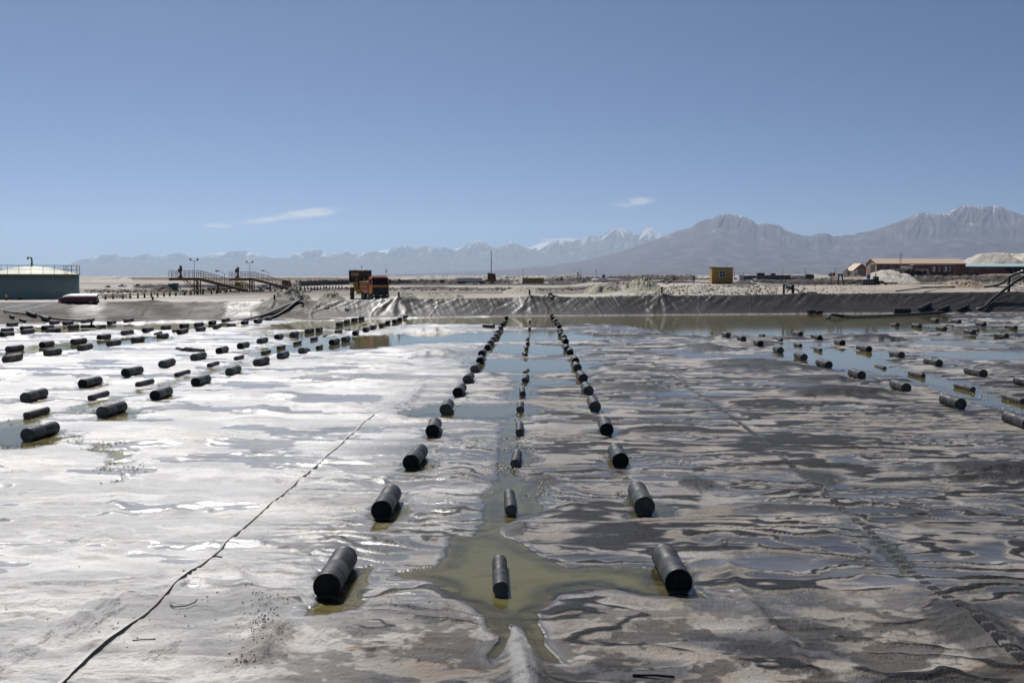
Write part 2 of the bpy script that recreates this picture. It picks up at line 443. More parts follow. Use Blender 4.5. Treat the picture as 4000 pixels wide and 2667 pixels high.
def pond_surface(x, y):
    """height and material make-up of the pond floor at arrays x, y"""
    x = np.asarray(x, float); y = np.asarray(y, float)
    sd = pool_sd(x, y)
    left = sstep(1.0, -9.0, x + 0.12 * (y - 20) * 0 + 2.0 * fbm(x / 6, y / 6, 2, 60))
    near = sstep(17.6, 14.6, y + 0.9 * fbm(x / 2.5, y / 2.5, 3, 61) - 0.04 * x)
    far1 = sstep(24, 46, y); far2 = sstep(48, 80, y)
    # wrinkles of the liner that lie across the rows, three sizes
    wp = fbm(x / 3.4, y / 1.9, 4, 1) * 1.25 + 0.5 * fbm(x / 9, y / 5, 2, 2)
    rdg = lambda ph: 2 * (1 - np.abs(np.sin(ph * .5))) ** 1.5 - 1
    w1 = rdg(2 * np.pi * (y + wp * 1.15) / 0.80)
    w1b = rdg(2 * np.pi * (y + 0.22 * x + fbm(x / 2.0, y / 1.6, 3, 4) * 1.2) / 0.62)
    sel = sstep(-.15, .25, fbm(x / 5, y / 3.5, 2, 5))
    w1 = w1 * (1 - sel) + w1b * sel
    w2 = rdg(2 * np.pi * (y + (fbm(x / 9, y / 4, 4, 7)) * 4.5) / 2.1)
    w3 = rdg(2 * np.pi * (y + (fbm(x / 22, y / 9, 4, 9)) * 12) / 5.5)
    m1 = sstep(-.35, .35, fbm(x / 5, y / 3, 3, 11)) * (1 - far1 * .85)
    m2 = sstep(-.3, .3, fbm(x / 12, y / 5, 3, 13)) * (0.55 + 0.45 * far1) * (1 - far2 * .6)
    m3 = sstep(-.3, .3, fbm(x / 25, y / 10, 3, 15)) * far2
    wr = w1 * m1 * .95 + w2 * m2 * .9 + w3 * m3
    fine = fbm(x / 1.1, y / .42, 4, 17)
    broad = fbm(x / 7, y / 3.2, 4, 19)
    # streaks of silt drawn out along the wrinkles
    streak = fbm(x / (2.6 + .05 * y), y / (.32 + .018 * y), 4, 23)
    z = 0.030 + 0.020 * broad + (0.030 * (w1 + .4) * m1 + 0.055 * (w2 + .4) * m2 + 0.10 * (w3 + .4) * m3) * (1 - .10 * left * (1 - far1)) + 0.010 * fine + .010 * streak + .006 * fbm(x / .35, y / .22, 3, 18) * (1 - far1)
    # crinkles: sharp little creases of the sheet under its salt film
    wq = .35 * fbm(x / 2.4, y / 1.8, 2, 111)
    rg = lambda a, b, sd_: 1 - np.abs(pnoise(a, b, sd_)) * 2.2
    cr = (.024 + .022 * left) * rg(x / 1.5 + wq, y / .52 + wq, 112) * sstep(-.25, .25, fbm(x / 3.5, y / 2.2, 2, 113)) * (1 - far1)
    cr = cr + (.013 + .010 * left) * rg(x / .55, y / .24 + wq, 114) * sstep(-.1, .3, fbm(x / 2.0, y / 1.4, 2, 115)) * sstep(34, 20, y)
    cr = cr + (.060 + .05 * left) * rg(x / 5.5 + wq, y / 1.7 + wq, 116) * sstep(-.2, .25, fbm(x / 12, y / 7, 2, 117)) * sstep(20, 34, y) * (1 - far2)
    cr = cr + .13 * rg(x / 13, y / 4.5 + wq, 118) * sstep(-.2, .25, fbm(x / 30, y / 14, 2, 119)) * far2
    z = z + np.maximum(cr, -.01)
    z = np.maximum(z, 0.010 + 0.003 * fine)
    # bulges
    bare = np.zeros(x.shape); mz = np.zeros(x.shape)
    for (mx, my, rx, ry, h, b) in MOUNDS:
        k = (np.abs(x - mx) < rx * 1.6) & (np.abs(y - my) < ry * 2.4)
        if not k.any(): continue
        xx = (x[k] - mx) / rx; yy = (y[k] - my) / ry
        wv = fbm(x[k] / (rx * .5), y[k] / (ry * .8), 3, 27) * .35
        q = np.sqrt(xx ** 2 + (yy * (1 + .25 * xx)) ** 2) + wv
        g = sstep(1.15, .15, q)
        mz[k] = np.maximum(mz[k], h * g * (1 + .12 * fbm(x[k] / .8, y[k] / 1.6, 2, 29)))
        bare[k] = np.maximum(bare[k], b * sstep(1.05, .55, q + .3 * fbm(x[k] / (rx * .3), y[k] / (ry * .5), 3, 31)))
    fo, pale = fold_field(x, y)
    z = z + mz + fo
    # pools
    wdt = 0.22 + 0.010 * y
    shore = sstep(wdt * 1.6, 0, sd)
    z = np.where(sd > 0, z * (1 - shore) + (0.012 + .006 * fine) * shore, z)
    z = np.where((sd > 0) & (fo > .02), np.maximum(z, fo * .9), z)
    z = np.where(sd <= 0, -0.13 * sstep(0, wdt * 2.2, -sd) - .004 + np.maximum(0, fine) * .012, z)
    # ---- make-up
    thr = -.09 + 0.80 * left + .25 * near + .10 * far2
    rid = wr + 6.0 * cr * (1 - .6 * left) + .42 * fine + .34 * streak + .45 * broad
    dark = sstep(thr, thr + .16, rid) * (1 - .80 * left)
    dark = np.maximum(dark, bare * (1 - .5 * left))
    pat = fbm(x / 3.2, y / 1.3, 4, 37) + .40 * streak
    tan = sstep(.02, .22, pat + .22 * near) * .95
    tan = np.maximum(tan, sstep(thr - .40, thr - .22, rid) * sstep(thr + .06, thr - .04, rid) * .85)
    tan = np.maximum(tan, sstep(wdt * 2.4, wdt * .3, sd) * sstep(-.15, .15, fbm(x / 1.4, y / .8, 4, 41)) * (sd > 0) * .95)
    tan = tan * (1 - left) + left * (.25 + .75 * sstep(-.16, .14, fbm(x / 4, y / 1.6, 5, 48) + .75 * streak + .25 * wr))
    tan = tan * (1 - dark)
    wet = sstep(thr - .35, thr - .65, rid) * (1 - near * .8) * (1 - .6 * left)
    wet = np.maximum(wet, sstep(.13, .22, fbm(x / 6, y / 2.2, 5, 43) + .75 * streak + .12 * fbm(x / .8, y / .3, 2, 44)) * (1 - near) * (.35 + .65 * left))
    wet = np.maximum(wet, sstep(wdt * .8, 0, sd) * .9) * (1 - .7 * dark)
    tan = tan * (1 - .9 * wet)
    thick = np.clip(left * (.92 - .20 * far2) + (.20 + .30 * left) * (pat + .35 * streak + .3 * wr * .5) + .18 * near * sstep(-.1, .4, fbm(x / 2.2, y / 1.2, 3, 49)) + .10 + .15 * sstep(40, 70, y), 0, 1)  # salt thickness; its left-hand rise also carries painted sun glare
    # blotchy worn salt film at the near edge
    blot = sstep(-.04, .12, fbm(x / 1.0, y / .9, 5, 45) + .3 * fbm(x / .22, y / .2, 2, 46))
    dark = np.maximum(dark, near * (1 - left) * (1 - blot) * .72)
    pl = sstep(.25, .7, pale)
    dark = dark * (1 - .9 * pl); wet = wet * (1 - pl) + .35 * pl; tan = tan * (1 - pl) + .25 * pl; thick = np.maximum(thick * (1 - pl), .42 * pl)
    inp = sstep(.02, -.25, sd)
    dark = dark * (1 - .6 * inp); tan = np.maximum(tan, inp * .6 * sstep(-.2, .3, fine)); wet = wet * (1 - inp)
    pond_surface.near = near
    return z, dark, tan, wet, sd, thick

# perspective-spaced rows keep the triangles about as large as a pixel everywhere
NR, NC = 760, 1180
t = np.linspace(0, 1, NR)
rowY = 1.0 / (1 / 10.5 + (1 / 148.0 - 1 / 10.5) * t)
colU = np.linspace(-0.66, 0.62, NC)
GX = rowY[:, None] * colU[None, :]
GY = np.repeat(rowY[:, None], NC, 1)
GZ, g_dark, g_tan, g_wet, g_sd, g_left = pond_surface(GX, GY)
g_near = pond_surface.near

# toe of the far bank (world x, y)
TOE = np.array([(-150, 52), (-84, 90), (-62, 106), (-47.6, 116.5), (-3, 133.8), (45, 143.8), (72, 146.4), (150, 150)], float)
def toe_y(x): return np.interp(x, TOE[:, 0], TOE[:, 1])
def toe_sd(x, y):
    """distance outside the toe line, positive up the bank"""
    sl = (toe_y(x + 1.0) - toe_y(x - 1.0)) / 2.0
    return (y - toe_y(x)) / np.sqrt(1 + sl * sl)
def bank_w(x): return np.interp(x, [-90, -62, -45, -30, 150], [18, 14, 8.5, 5.6, 5.6])
def crest_z(x): return np.interp(x, [-90, -70, -45, -19, 0, 20, 36, 56, 76, 120], [2.2, 2.15, 2.02, 2.19, 2.38, 2.5, 2.68, 2.84, 3.05, 3.2])
gs = toe_sd(GX, GY)
GZ = np.where(gs > 0.4, np.minimum(GZ, -0.25), GZ)

m_floor, nt, bs = new_mat('pond_floor_liner_with_salt'); k = NT(nt)
pos = k.pos()
a_dark, a_tan, a_wet, a_thick_glare = k.attr('dark'), k.attr('tan'), k.attr('wet'), k.attr('thick')
g1 = k.noise(pos, 9.0, 5, 0.65); g2 = k.noise(pos, 55.0, 3, 0.7); g3 = k.noise(pos, 1.3, 4)
mud = k.mix(a_thick_glare, k.mix(g3, (.035, .035, .039), (.075, .073, .073)), (.30, .292, .285))
g4 = k.noise(pos, (14.0, 7.0, 14.0), 5, 0.75)
salt = k.mix(a_thick_glare, k.mix(g4, (.33, .282, .22), (.095, .083, .069)), k.mix(g4, (.86, .835, .79), (.54, .52, .485)))  # pale end: thicker salt, plus sun glare put into the colour
salt = k.mix(k.math('MULTIPLY', k.ramp(k.noise(pos, (.9, 1.4, 1), 6, .7), .48, .66), k.lerp(k.attr('near'), .25, .75)), salt, (.27, .185, .115))
bare_c = k.mix(k.ramp(g2, .4, .75), (.007, .007, .009), (.030, .029, .030))
bare_c = k.mix(k.math('MULTIPLY', k.ramp(g1, .55, .8), .25), bare_c, (.2, .18, .155))
c = k.mix(a_tan, mud, salt)
c = k.mix(a_dark, c, bare_c)
k.l(c, bs.inputs['Base Color'])
r0 = k.lerp(a_wet, k.lerp(a_thick_glare, .52, .46), .22)
r0 = k.lerp(a_dark, r0, .50)
r0 = k.math('SUBTRACT', r0, k.math('MULTIPLY', k.ramp(g2, .58, .70), .22))
k.l(k.math('MAXIMUM', k.math('ADD', r0, k.math('MULTIPLY', k.math('SUBTRACT', g1, .5), .2)), .12), bs.inputs['Roughness'])
k.l(k.lerp(a_dark, k.lerp(a_wet, k.lerp(a_thick_glare, .25, 1.0), k.lerp(a_thick_glare, .36, .6)), .13), bs.inputs['Specular IOR Level'])
hh = k.math('ADD', k.math('MULTIPLY', g2, .30), k.math('ADD', g1, k.math('MULTIPLY', g4, .8)))
bst = k.lerp(a_wet, .95, .10)
g6 = k.noise(pos, (3.2, 5.5, 1.0), 6, .68)
g7 = k.noise(pos, (.55, 1.6, 1.0), 5, .6)
hh = k.math('ADD', hh, k.math('MULTIPLY', k.math('ADD', k.math('MULTIPLY', g6, 1.3), k.math('MULTIPLY', g7, 1.6)), k.lerp(a_thick_glare, .25, 1.0)))
k.l(k.bump(hh, bst, .055), bs.inputs['Normal'])
pond_floor = grid_mesh('pond_floor', GX, GY, GZ, m_floor, {'dark': g_dark, 'tan': g_tan, 'wet': g_wet, 'thick': g_left, 'near': g_near})
tag(pond_floor, kind='structure')

# brine: murky body that thins out to clear over the shallow shores, under a mirror-like surface
m_brine, nt, bs = new_mat('murky_olive_brine'); k = NT(nt); pos = k.pos()
nt.nodes.remove(bs); out = nt.nodes.get('Material Output')
n1 = k.noise(pos, (.5, 1.2, 1), 5, .6); n2 = k.noise(pos, (2.0, 5.0, 1), 3); n5 = k.noise(pos, (1.6, 3.2, 1), 5, .65, .6)
dif = k.n('ShaderNodeBsdfDiffuse'); tr = k.n('ShaderNodeBsdfTransparent'); gl_ = k.n('ShaderNodeBsdfGlossy')
c = k.mix(n1, (.090, .079, .028), (.150, .137, .062))
c = k.mix(k.math('MULTIPLY', k.ramp(n5, .50, .72), .5), c, (.055, .048, .020))
k.l(c, dif.inputs['Color']); tr.inputs['Color'].default_value = (.72, .68, .48, 1)
gl_.inputs['Roughness'].default_value = .065; gl_.inputs['Color'].default_value = (1, 1, .93, 1)
bmp = k.bump(n2, .04, .02); k.l(bmp, gl_.inputs['Normal'])
m1_ = k.n('ShaderNodeMixShader'); k.l(k.ramp(k.math('ADD', k.attr('depth'), k.math('MULTIPLY', k.math('SUBTRACT', n5, .5), .05)), .004, .10), m1_.inputs[0]); k.l(tr.outputs[0], m1_.inputs[1]); k.l(dif.outputs[0], m1_.inputs[2])
fr = k.n('ShaderNodeFresnel'); fr.inputs['IOR'].default_value = 1.36; k.l(bmp, fr.inputs['Normal'])
m2_ = k.n('ShaderNodeMixShader'); k.l(fr.outputs[0], m2_.inputs[0]); k.l(m1_.outputs[0], m2_.inputs[1]); k.l(gl_.outputs[0], m2_.inputs[2])
k.l(m2_.outputs[0], out.inputs['Surface'])
brine = grid_mesh('brine_water', GX[::2, ::2], GY[::2, ::2], np.zeros_like(GX[::2, ::2]), m_brine, {'depth': np.clip(-GZ[::2, ::2], 0, 1)})
tag(brine, kind='structure')
# ------------------------------------------------------------------ lined bank at the far side
# posts that hold the liner up: photo pixel of post foot
TENTS = [(552, 1178, 1.0), (1060, 1170, .9), (1552, 1164, 1.5), (2068, 1153, 1.15), (2150, 1158, .35), (2587, 1146, 1.3), (3128, 1142, .7), (880, 1185, .3)]
def tent_x(px): return (px - 2085) / 3889.0
bu = np.linspace(-112, 112, 1700)
bv = np.linspace(-.12, 1.0, 58)
crest_n = 14
TX = []
for px, py, h in TENTS:
    # column where the crest is seen through that pixel
    xs = np.linspace(-60, 90, 3001); ys = toe_y(xs) + bank_w(xs)
    i = np.argmin(np.abs(xs / ys - tent_x(px))); TX.append((xs[i], h))
def bank_profile(v):
    """0 at the toe, 1 at the crest, hollow at the foot and rounded at the lip"""
    v = np.clip(v, 0, 1)
    return v ** 1.18 * (1 - .10 * sstep(.8, 1, v)) + .10 * sstep(.8, 1, v)
def bank_point(x, v):
    ty = toe_y(x); w = bank_w(x)
    sl = (toe_y(x + 1.5) - toe_y(x - 1.5)) / 3.0
    n = np.sqrt(1 + sl * sl)
    return x - sl / n * w * v * .0, ty + n * w * v
BX, BV = np.meshgrid(bu, bv)
PX_, PY_ = bank_point(BX, BV)
cz = crest_z(BX)
PZ_ = cz * bank_profile(BV) - np.where(BV < 0, .35 * -BV / .12, 0)
up = np.clip(BV, 0, 1)
tl = BX + 5.0 * (1 - up)                       # creases lean as they run down
# tents and the folds that hang from them
for tx, h in TX:
    dx = BX - tx
    PZ_ += .30 * h * np.exp(-np.abs(dx / 1.7) ** 1.1) * up ** 2.6
    fan = np.exp(-(dx / 6.5) ** 2) * up * (1 - up) * 4
    ang = np.arctan2(dx, (1.12 - up) * 5.6)
    PZ_ += .07 * h * fan * np.cos(ang * 13 + tx * 3 + 2.0 * fbm(BX / 2, up * 2, 2, 70)) * np.abs(np.sin(ang * 4 + tx)) * sstep(-.2, .3, fbm(BX / 2.2 + tx, up, 2, 69) + .1)
    PZ_ -= .16 * h * np.exp(-((np.abs(dx) - 3.4) / 2.2) ** 2) * up * (1 - up) * 2
# seams, sags and wrinkles
PZ_ += up * (.10 * fbm(BX / 5, up * 1.5, 3, 71) + .11 * fbm(tl / 1.1, up * .9, 3, 72) * sstep(.0, .3, fbm(BX / 9, up, 2, 73) + .12))
PZ_ += .05 * up * fbm((BX - 3.2 * up) / .45, up * 1.2, 3, 74) * sstep(-.1, .35, fbm(BX / 7, up * 1.2, 2, 75))
PZ_ += .05 * up * (1 - .5 * up) * (np.abs(pnoise((BX + 2.2 * up) / .55, up * 2.2 + BX * .05, 91)) - .25) * sstep(-.2, .2, fbm(BX / 3.5, up * 1.5, 2, 92))
PZ_ -= .05 * up * np.abs(pnoise((BX - 6.5 * up) / 1.6, up * .5, 93)) * sstep(.0, .3, fbm(BX / 6, up, 2, 94))
gl = sstep(-34, -39, BX) * sstep(-58, -50, BX)  # the slack, heavily creased stretch on the left
PZ_ += gl * up * .09 * (np.abs(fbm((BX - 4.0 * up) / 1.3, up * .9, 4, 76)) * 2 - .5)
gc = sstep(-30, -18, BX)
PZ_ += gc * up * .11 * (.35 + sstep(-.2, .4, fbm(BX / 9, up * .6, 2, 105))) * (np.abs(pnoise((BX * .55 - up * 2.6), up * .7 + 3, 103)) - .3) + gc * up * .07 * (np.abs(pnoise((BX * 1.4 + up * 2.0), up * .9, 104)) - .3)
gr = sstep(52, 62, BX)                           # and the stretched diagonal folds on the right
PZ_ += gr * (up * (1.05 - up)) * .55 * (np.abs(pnoise((BX * .42 - up * 5.2), up * .8, 77)) + .5 * np.abs(pnoise((BX * 1.1 - up * 11), up, 78)) - .4)
for i in range(-14, 15):
    sx = i * 7.4 + 1.5
    PZ_ += .035 * np.exp(-((BX - sx - .35 * np.sin(up * 5 + i)) / .11) ** 2) * (up > 0)
# rounded lip that turns down onto the ground behind
lip = np.linspace(.15, 3.2, crest_n)
LX = np.repeat(bu[None, :], crest_n, 0)
LXs, LY0 = bank_point(LX, np.ones_like(LX))
LZ = PZ_[-1][None, :] + .03 - (lip[:, None] / 3.2) ** 1.6 * (.55 + .35 * (PZ_[-1] - crest_z(bu))[None, :]) + .02 * fbm(LX / 1.5, lip[:, None], 3, 79)
ALLX = np.concatenate([PX_, LXs], 0); ALLY = np.concatenate([PY_, LY0 + lip[:, None]], 0); ALLZ = np.concatenate([PZ_, LZ], 0)
upA = np.concatenate([up, np.ones_like(LX)], 0)
m_bank, nt, bs = new_mat('bank_liner'); k = NT(nt); pos = k.pos(); hgt = k.attr('up'); side = k.attr('side')
n1 = k.noise(pos, (.9, .9, 1.4), 5, .6); n2 = k.noise(pos, (3.5, 3.5, 5), 4, .6); n3 = k.noise(pos, (.16, .16, .8), 3)
base = k.mix(n1, (.020, .019, .0185), (.050, .045, .041))
dusty = k.mix(n2, (.125, .108, .092), (.060, .052, .045))
f = k.math('MULTIPLY', k.ramp(n3, .35, .68), k.lerp(side, .16, .9))
c = k.mix(f, base, dusty)
foot = k.math('MULTIPLY', k.ramp(hgt, .14, .0), k.ramp(n2, .35, .6))
c = k.mix(k.math('MULTIPLY', foot, .75), c, (.5, .46, .40))
k.l(c, bs.inputs['Base Color'])
k.l(k.math('ADD', k.lerp(n2, .30, .48), k.math('MULTIPLY', f, .22)), bs.inputs['Roughness'])
k.l(k.math('MULTIPLY', k.lerp(f, .28, .05), k.attr('shine')), bs.inputs['Specular IOR Level'])
n5 = k.noise(pos, (.8, .8, 6.0), 5, .7, 1.5)
k.l(k.bump(k.math('ADD', n2, k.math('MULTIPLY', n5, 1.5)), .5, .06), bs.inputs['Normal'])
sideA = sstep(-12, -52, ALLX)
pxA = 2085 + FPX * ALLX / ALLY
wob = 40 * fbm(ALLX / 3, upA * 2, 3, 95)
shineA = np.maximum(.16 + .84 * sstep(1150, 1500, pxA), .95 * np.exp(-(((pxA + wob - 940) / 62) ** 4)))
shineA = np.maximum(shineA, .9 * np.exp(-(((pxA + wob - 330) / 70) ** 4)))
bank = grid_mesh('embankment', ALLX, ALLY, ALLZ, m_bank, {'up': upA, 'side': sideA, 'shine': shineA})
tag(bank, kind='structure')
def bank_z(x, v):
    i = int(np.argmin(np.abs(bu - x))); j = int(np.clip((v + .12) / 1.12 * 57, 0, 57))
    return float(PX_[j, i]), float(PY_[j, i]), float(PZ_[j, i])

# ------------------------------------------------------------------ salt flat behind the bank, out to the horizon
def plain_h(x, y):
    x = np.asarray(x, float); y = np.asarray(y, float)
    s = y - (toe_y(x) + bank_w(x))             # distance behind the crest
    rise = sstep(6, 27, x - .02 * (y - 150))
    base = 1.85 + 1.9 * rise * sstep(2, 20, s)
    pad = sstep(290, 330, y) * sstep(.285, .325, x / np.maximum(y, 1)) * sstep(1100, 800, y)
    base = base + pad * (5.25 + 1.1 * sstep(.43, .455, x / np.maximum(y, 1)) * sstep(422, 446, y) - base)
    base = base + (1.85 - base) * sstep(700, 1400, y)
    lump = .10 * fbm(x / 6, y / 6, 4, 81) + .05 * fbm(x / 1.2, y / 1.2, 3, 82)
    base = base + lump * sstep(900, 200, y)
    front = crest_z(x) - .35
    z = front + (base - front) * sstep(.5, 6.5, s)
    return np.where(s < 1.0, np.minimum(z, crest_z(x) - .6), z)
nr = 330
tt = np.linspace(0, 1, nr)
uu = np.linspace(-.85, .85, 760)
near_r = 100 * (900 / 100) ** tt[:260] ** 1.0
near_r = np.geomspace(60, 900, 250); far_r = np.geomspace(930, 90000, 60)
ry = np.concatenate([near_r, far_r])
SX = ry[:, None] * uu[None, :]; SY = np.repeat(ry[:, None], len(uu), 1)
# shift rows so that the first ones follow the crest line
crestY = toe_y(np.clip(SX, -150, 150)) + bank_w(SX) + .8
w_ = sstep(420, 130, SY)
SY = np.where(SY < crestY, crestY - .02 * (crestY - SY), SY)
SZ = plain_h(SX, SY)
SZ = np.where(np.repeat(ry[:, None], len(uu), 1) < crestY - 3, -1.0 + SZ * 0, SZ)
white = 1.3 * fbm(SX / 70, SY / 16, 4, 84) + .5 * fbm(SX / 14, SY / 7, 3, 85)
m_flat, nt, bs = new_mat('salt_flat_crust'); k = NT(nt); pos = k.pos()
n1 = k.noise(pos, (.02, .05, 1), 5, .6); n2 = k.noise(pos, (.35, .5, 1), 5, .65); n3 = k.noise(pos, 3.0, 4, .65)
n4 = k.noise(pos, (.0006, .003, 1), 4, .6)
wh = k.attr('white')
c = k.mix(k.ramp(n2, .3, .7), (.36, .332, .285), (.24, .214, .175))
dirt = k.mix(n2, (.060, .044, .034), (.165, .128, .096))
c = k.mix(k.ramp(k.math('ADD', wh, k.math('MULTIPLY', k.math('SUBTRACT', n2, .5), .6)), .26, -.06), c, dirt)
c = k.mix(k.math('MULTIPLY', k.ramp(n4, .45, .6), .5), c, (.33, .26, .21))
k.l(c, bs.inputs['Base Color'])
bs.inputs['Roughness'].default_value = .8
k.l(k.bump(k.math('ADD', n2, k.math('MULTIPLY', n3, .4)), .55, .12), bs.inputs['Normal'])
nearw = .22 * sstep(215, 165, SY) - .12 * sstep(180, 230, SY) * sstep(700, 500, SY) + .35 * sstep(5, 30, SX) * sstep(260, 180, SY) + .3 * sstep(-70, -40, -SX - 2 * np.abs(SY - 200) + 60) * 0
band = lambda a, b, w, sd_: sstep(a - w, a + w, SY + 14 * fbm(SX / 20, SY / 30, 3, sd_)) * sstep(b + w, b - w, SY + 14 * fbm(SX / 20, SY / 30, 3, sd_ + 1))
cen = sstep(-.26, -.16, SX / SY) * sstep(.17, .12, SX / SY)
nearw = nearw - .75 * band(238, 292, 8, 96) * cen - .5 * band(395, 470, 15, 97) * cen - .55 * band(178, 196, 5, 98) * sstep(-.12, -.2, SX / SY) - .6 * band(214, 236, 6, 99) * sstep(-.12, -.2, SX / SY) - .6 * band(172, 200, 6, 101) * sstep(.15, .2, SX / SY) + .25 * band(300, 380, 10, 102)
flat = grid_mesh('salt_flat', SX, SY, SZ, m_flat, {'white': white * .8 + nearw})
tag(flat, kind='structure')

# ------------------------------------------------------------------ volcanoes
def ridge_range(name, prof, D, depth, seed, snow, mat, extra):
    """volcano cones standing on a broad shield; columns run along sight lines so the skyline can follow the surveyed profile"""
    px = np.array([p[0] for p in prof], float); py = np.array([p[1] for p in prof], float)
    n, rows = 1500, 190
    xs = np.linspace(px[0], px[-1], n); dp = xs[1] - xs[0]
    hp = 1078 - np.interp(xs, px, py)
    amp = np.clip(hp / 120, .1, 1.6)
    target = hp + amp * (2.2 * fbm(xs / 30, xs * 0 + seed, 4, seed + 20, .6))
    def smooth(a, wpx):
        w = int(wpx / dp) | 1; kk = np.hanning(w + 2)[1:-1]; kk /= kk.sum()
        return np.convolve(np.pad(a, w // 2, 'edge'), kk, 'valid')[:n]
    base = np.minimum(smooth(hp, 420), smooth(hp, 160)) * .80
    sc = D / FPX
    tv = np.concatenate([np.linspace(0, 1.0, 165), np.linspace(1.01, 1.35, rows - 165)])
    T = np.repeat(tv[:, None], n, 1)
    Yg = D - depth + T * depth
    Xg = (xs[None, :] - 2085) / FPX * Yg
    tc_ = .80
    pr = np.where(T <= tc_, .16 * (T / tc_) + .84 * (T / tc_) ** 2.6, np.maximum(0, 1 - (T - tc_) * 1.6))
    Z = base[None, :] * sc * pr
    Z += .10 * base[None, :] * sc * fbm(Xg / (depth * .16), Yg / (depth * .2), 4, seed + 2) * np.clip(T * 2, 0, 1) * (T < 1.05)
    peaks = [(px[i], 1078 - py[i]) for i in range(1, len(px) - 1) if py[i] < py[i - 1] and py[i] <= py[i + 1]] + extra
    G = np.zeros_like(Z)
    rs = np.random.default_rng(seed)
    for ppx, ph in peaks:
        cy_ = D - depth * (1 - tc_) + rs.uniform(-.05, .02) * depth
        cx_ = (ppx - 2085) / FPX * cy_; h = ph * cy_ / FPX
        Rr = max(ph * 2.3, 150) * sc * rs.uniform(.9, 1.15)
        dx, dy = Xg - cx_, (Yg - cy_) * .9
        r = np.hypot(dx, dy) * (1 + .16 * fbm(dx / (Rr * .35), dy / (Rr * .35), 3, seed + int(ppx) % 50)) / Rr
        th = np.arctan2(dx, -dy)
        warp = .25 * fbm(dx / (Rr * .25), dy / (Rr * .25), 3, seed + 5 + int(ppx) % 37)
        gu = np.abs(pnoise((th + warp) * 4.2, r * 1.3, seed + int(ppx) % 91)) * .65 + np.abs(pnoise((th + warp * 1.5) * 10.5, r * 2.5, seed + int(ppx) % 83)) * .35
        cone = h * np.clip(1 - r, 0, 1) ** 1.45 * (1 - .13 * (.55 - gu) * np.clip(r * 6, 0, 1))
        top = sstep(.06, .0, r)
        cone = cone * (1 - top * .03)
        G = np.where(cone > Z, gu, G); Z = np.maximum(Z, cone)
    # bring the skyline onto the profile
    el = (Z / Yg * FPX).max(0)
    ratio = np.clip(smooth(np.clip(target / np.maximum(el, 1), .5, 1.8), 7), .55, 1.7)
    el2 = (Z / Yg * FPX) / np.maximum(el, 1)
    Z = Z * (1 + (ratio[None, :] - 1) * np.clip(el2 * 1.6 - .3, 0, 1))
    if name == 'mountain_range': Z = Z * np.minimum(1, np.linspace(0, 12, n))[None, :]
    hl = smooth(hp, 500)[None, :] * sc
    alt = Z / (.30 * hp.max() * sc + .70 * hl)
    strk = fbm(Xg / (depth * .02), Yg / (depth * .05), 4, seed + 31, .6)
    sn = sstep(.0, .14, alt - snow + .8 * (.30 - G) + .30 * strk)
    o = grid_mesh(name, Xg, Yg, np.maximum(Z, -30) - 8 * (T < .02), mat, {'alt': alt, 'g': .5 - G, 'snow': sn, 'strk': strk})
    tag(o, kind='structure')
    return o
def rock_mat(name, lo, hi, snow_at, snow_amt, sc):
    m, nt, bs = new_mat(name); k = NT(nt); pos = k.pos()
    alt, g = k.attr('alt'), k.attr('g')
    n1 = k.noise(pos, sc, 5, .6); n2 = k.noise(pos, sc * 6, 5, .65)
    c = k.mix(n1, lo, hi)
    c = k.mix(k.math('MULTIPLY', k.ramp(g, .2, .48), .40), c, tuple(q * .45 for q in lo))  # gully shade painted into the rock colour
    c = k.mix(k.math('MULTIPLY', k.ramp(n2, .5, .7), .4), c, (.19, .135, .12))
    c = k.mix(k.math('MULTIPLY', k.ramp(k.attr('strk'), -.1, .35), .55), c, tuple(q * 1.5 for q in hi))
    c = k.mix(k.math('MULTIPLY', k.attr('snow'), snow_amt), c, (.88, .88, .9))
    k.l(c, bs.inputs['Base Color']); bs.inputs['Roughness'].default_value = .95
    bs.inputs['Specular IOR Level'].default_value = .1
    return m
m_far = rock_mat('far_volcano_rock_and_snow', (.085, .082, .090), (.15, .135, .14), .66, .75, .00035)
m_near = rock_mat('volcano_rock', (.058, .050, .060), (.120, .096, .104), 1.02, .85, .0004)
far_prof = [(-400, 1060), (100, 1050), (250, 1036), (285, 1020), (330, 1003), (370, 998), (420, 992), (450, 994), (480, 1004), (510, 1002), (545, 996), (560, 990), (590, 992), (620, 1000), (650, 996), (685, 985), (710, 990), (740, 1003), (775, 1004), (810, 995), (850, 986), (880, 984), (920, 979), (950, 980), (990, 987), (1030, 1003), (1070, 1008), (1130, 1006), (1150, 990), (1180, 985), (1205, 979), (1225, 972), (1250, 976), (1280, 988), (1310, 995), (1340, 985), (1365, 985), (1400, 990), (1460, 983), (1520, 974), (1555, 962), (1580, 959), (1620, 970), (1640, 966), (1665, 962), (1690, 963), (1720, 972), (1735, 964), (1770, 975), (1800, 968), (1825, 955), (1850, 943), (1872, 940), (1890, 945), (1920, 965), (1945, 970), (1970, 955), (1990, 945), (2010, 945), (2030, 958), (2060, 970), (2090, 960), (2120, 948), (2150, 944), (2180, 941), (2195, 938), (2220, 945), (2250, 938), (2280, 935), (2295, 918), (2310, 916), (2330, 928), (2360, 910), (2385, 897), (2410, 895), (2440, 896), (2470, 908), (2490, 915), (2505, 900), (2520, 892), (2540, 891), (2560, 905), (2590, 922), (2620, 930), (2700, 950), (2900, 980), (3300, 1000)]
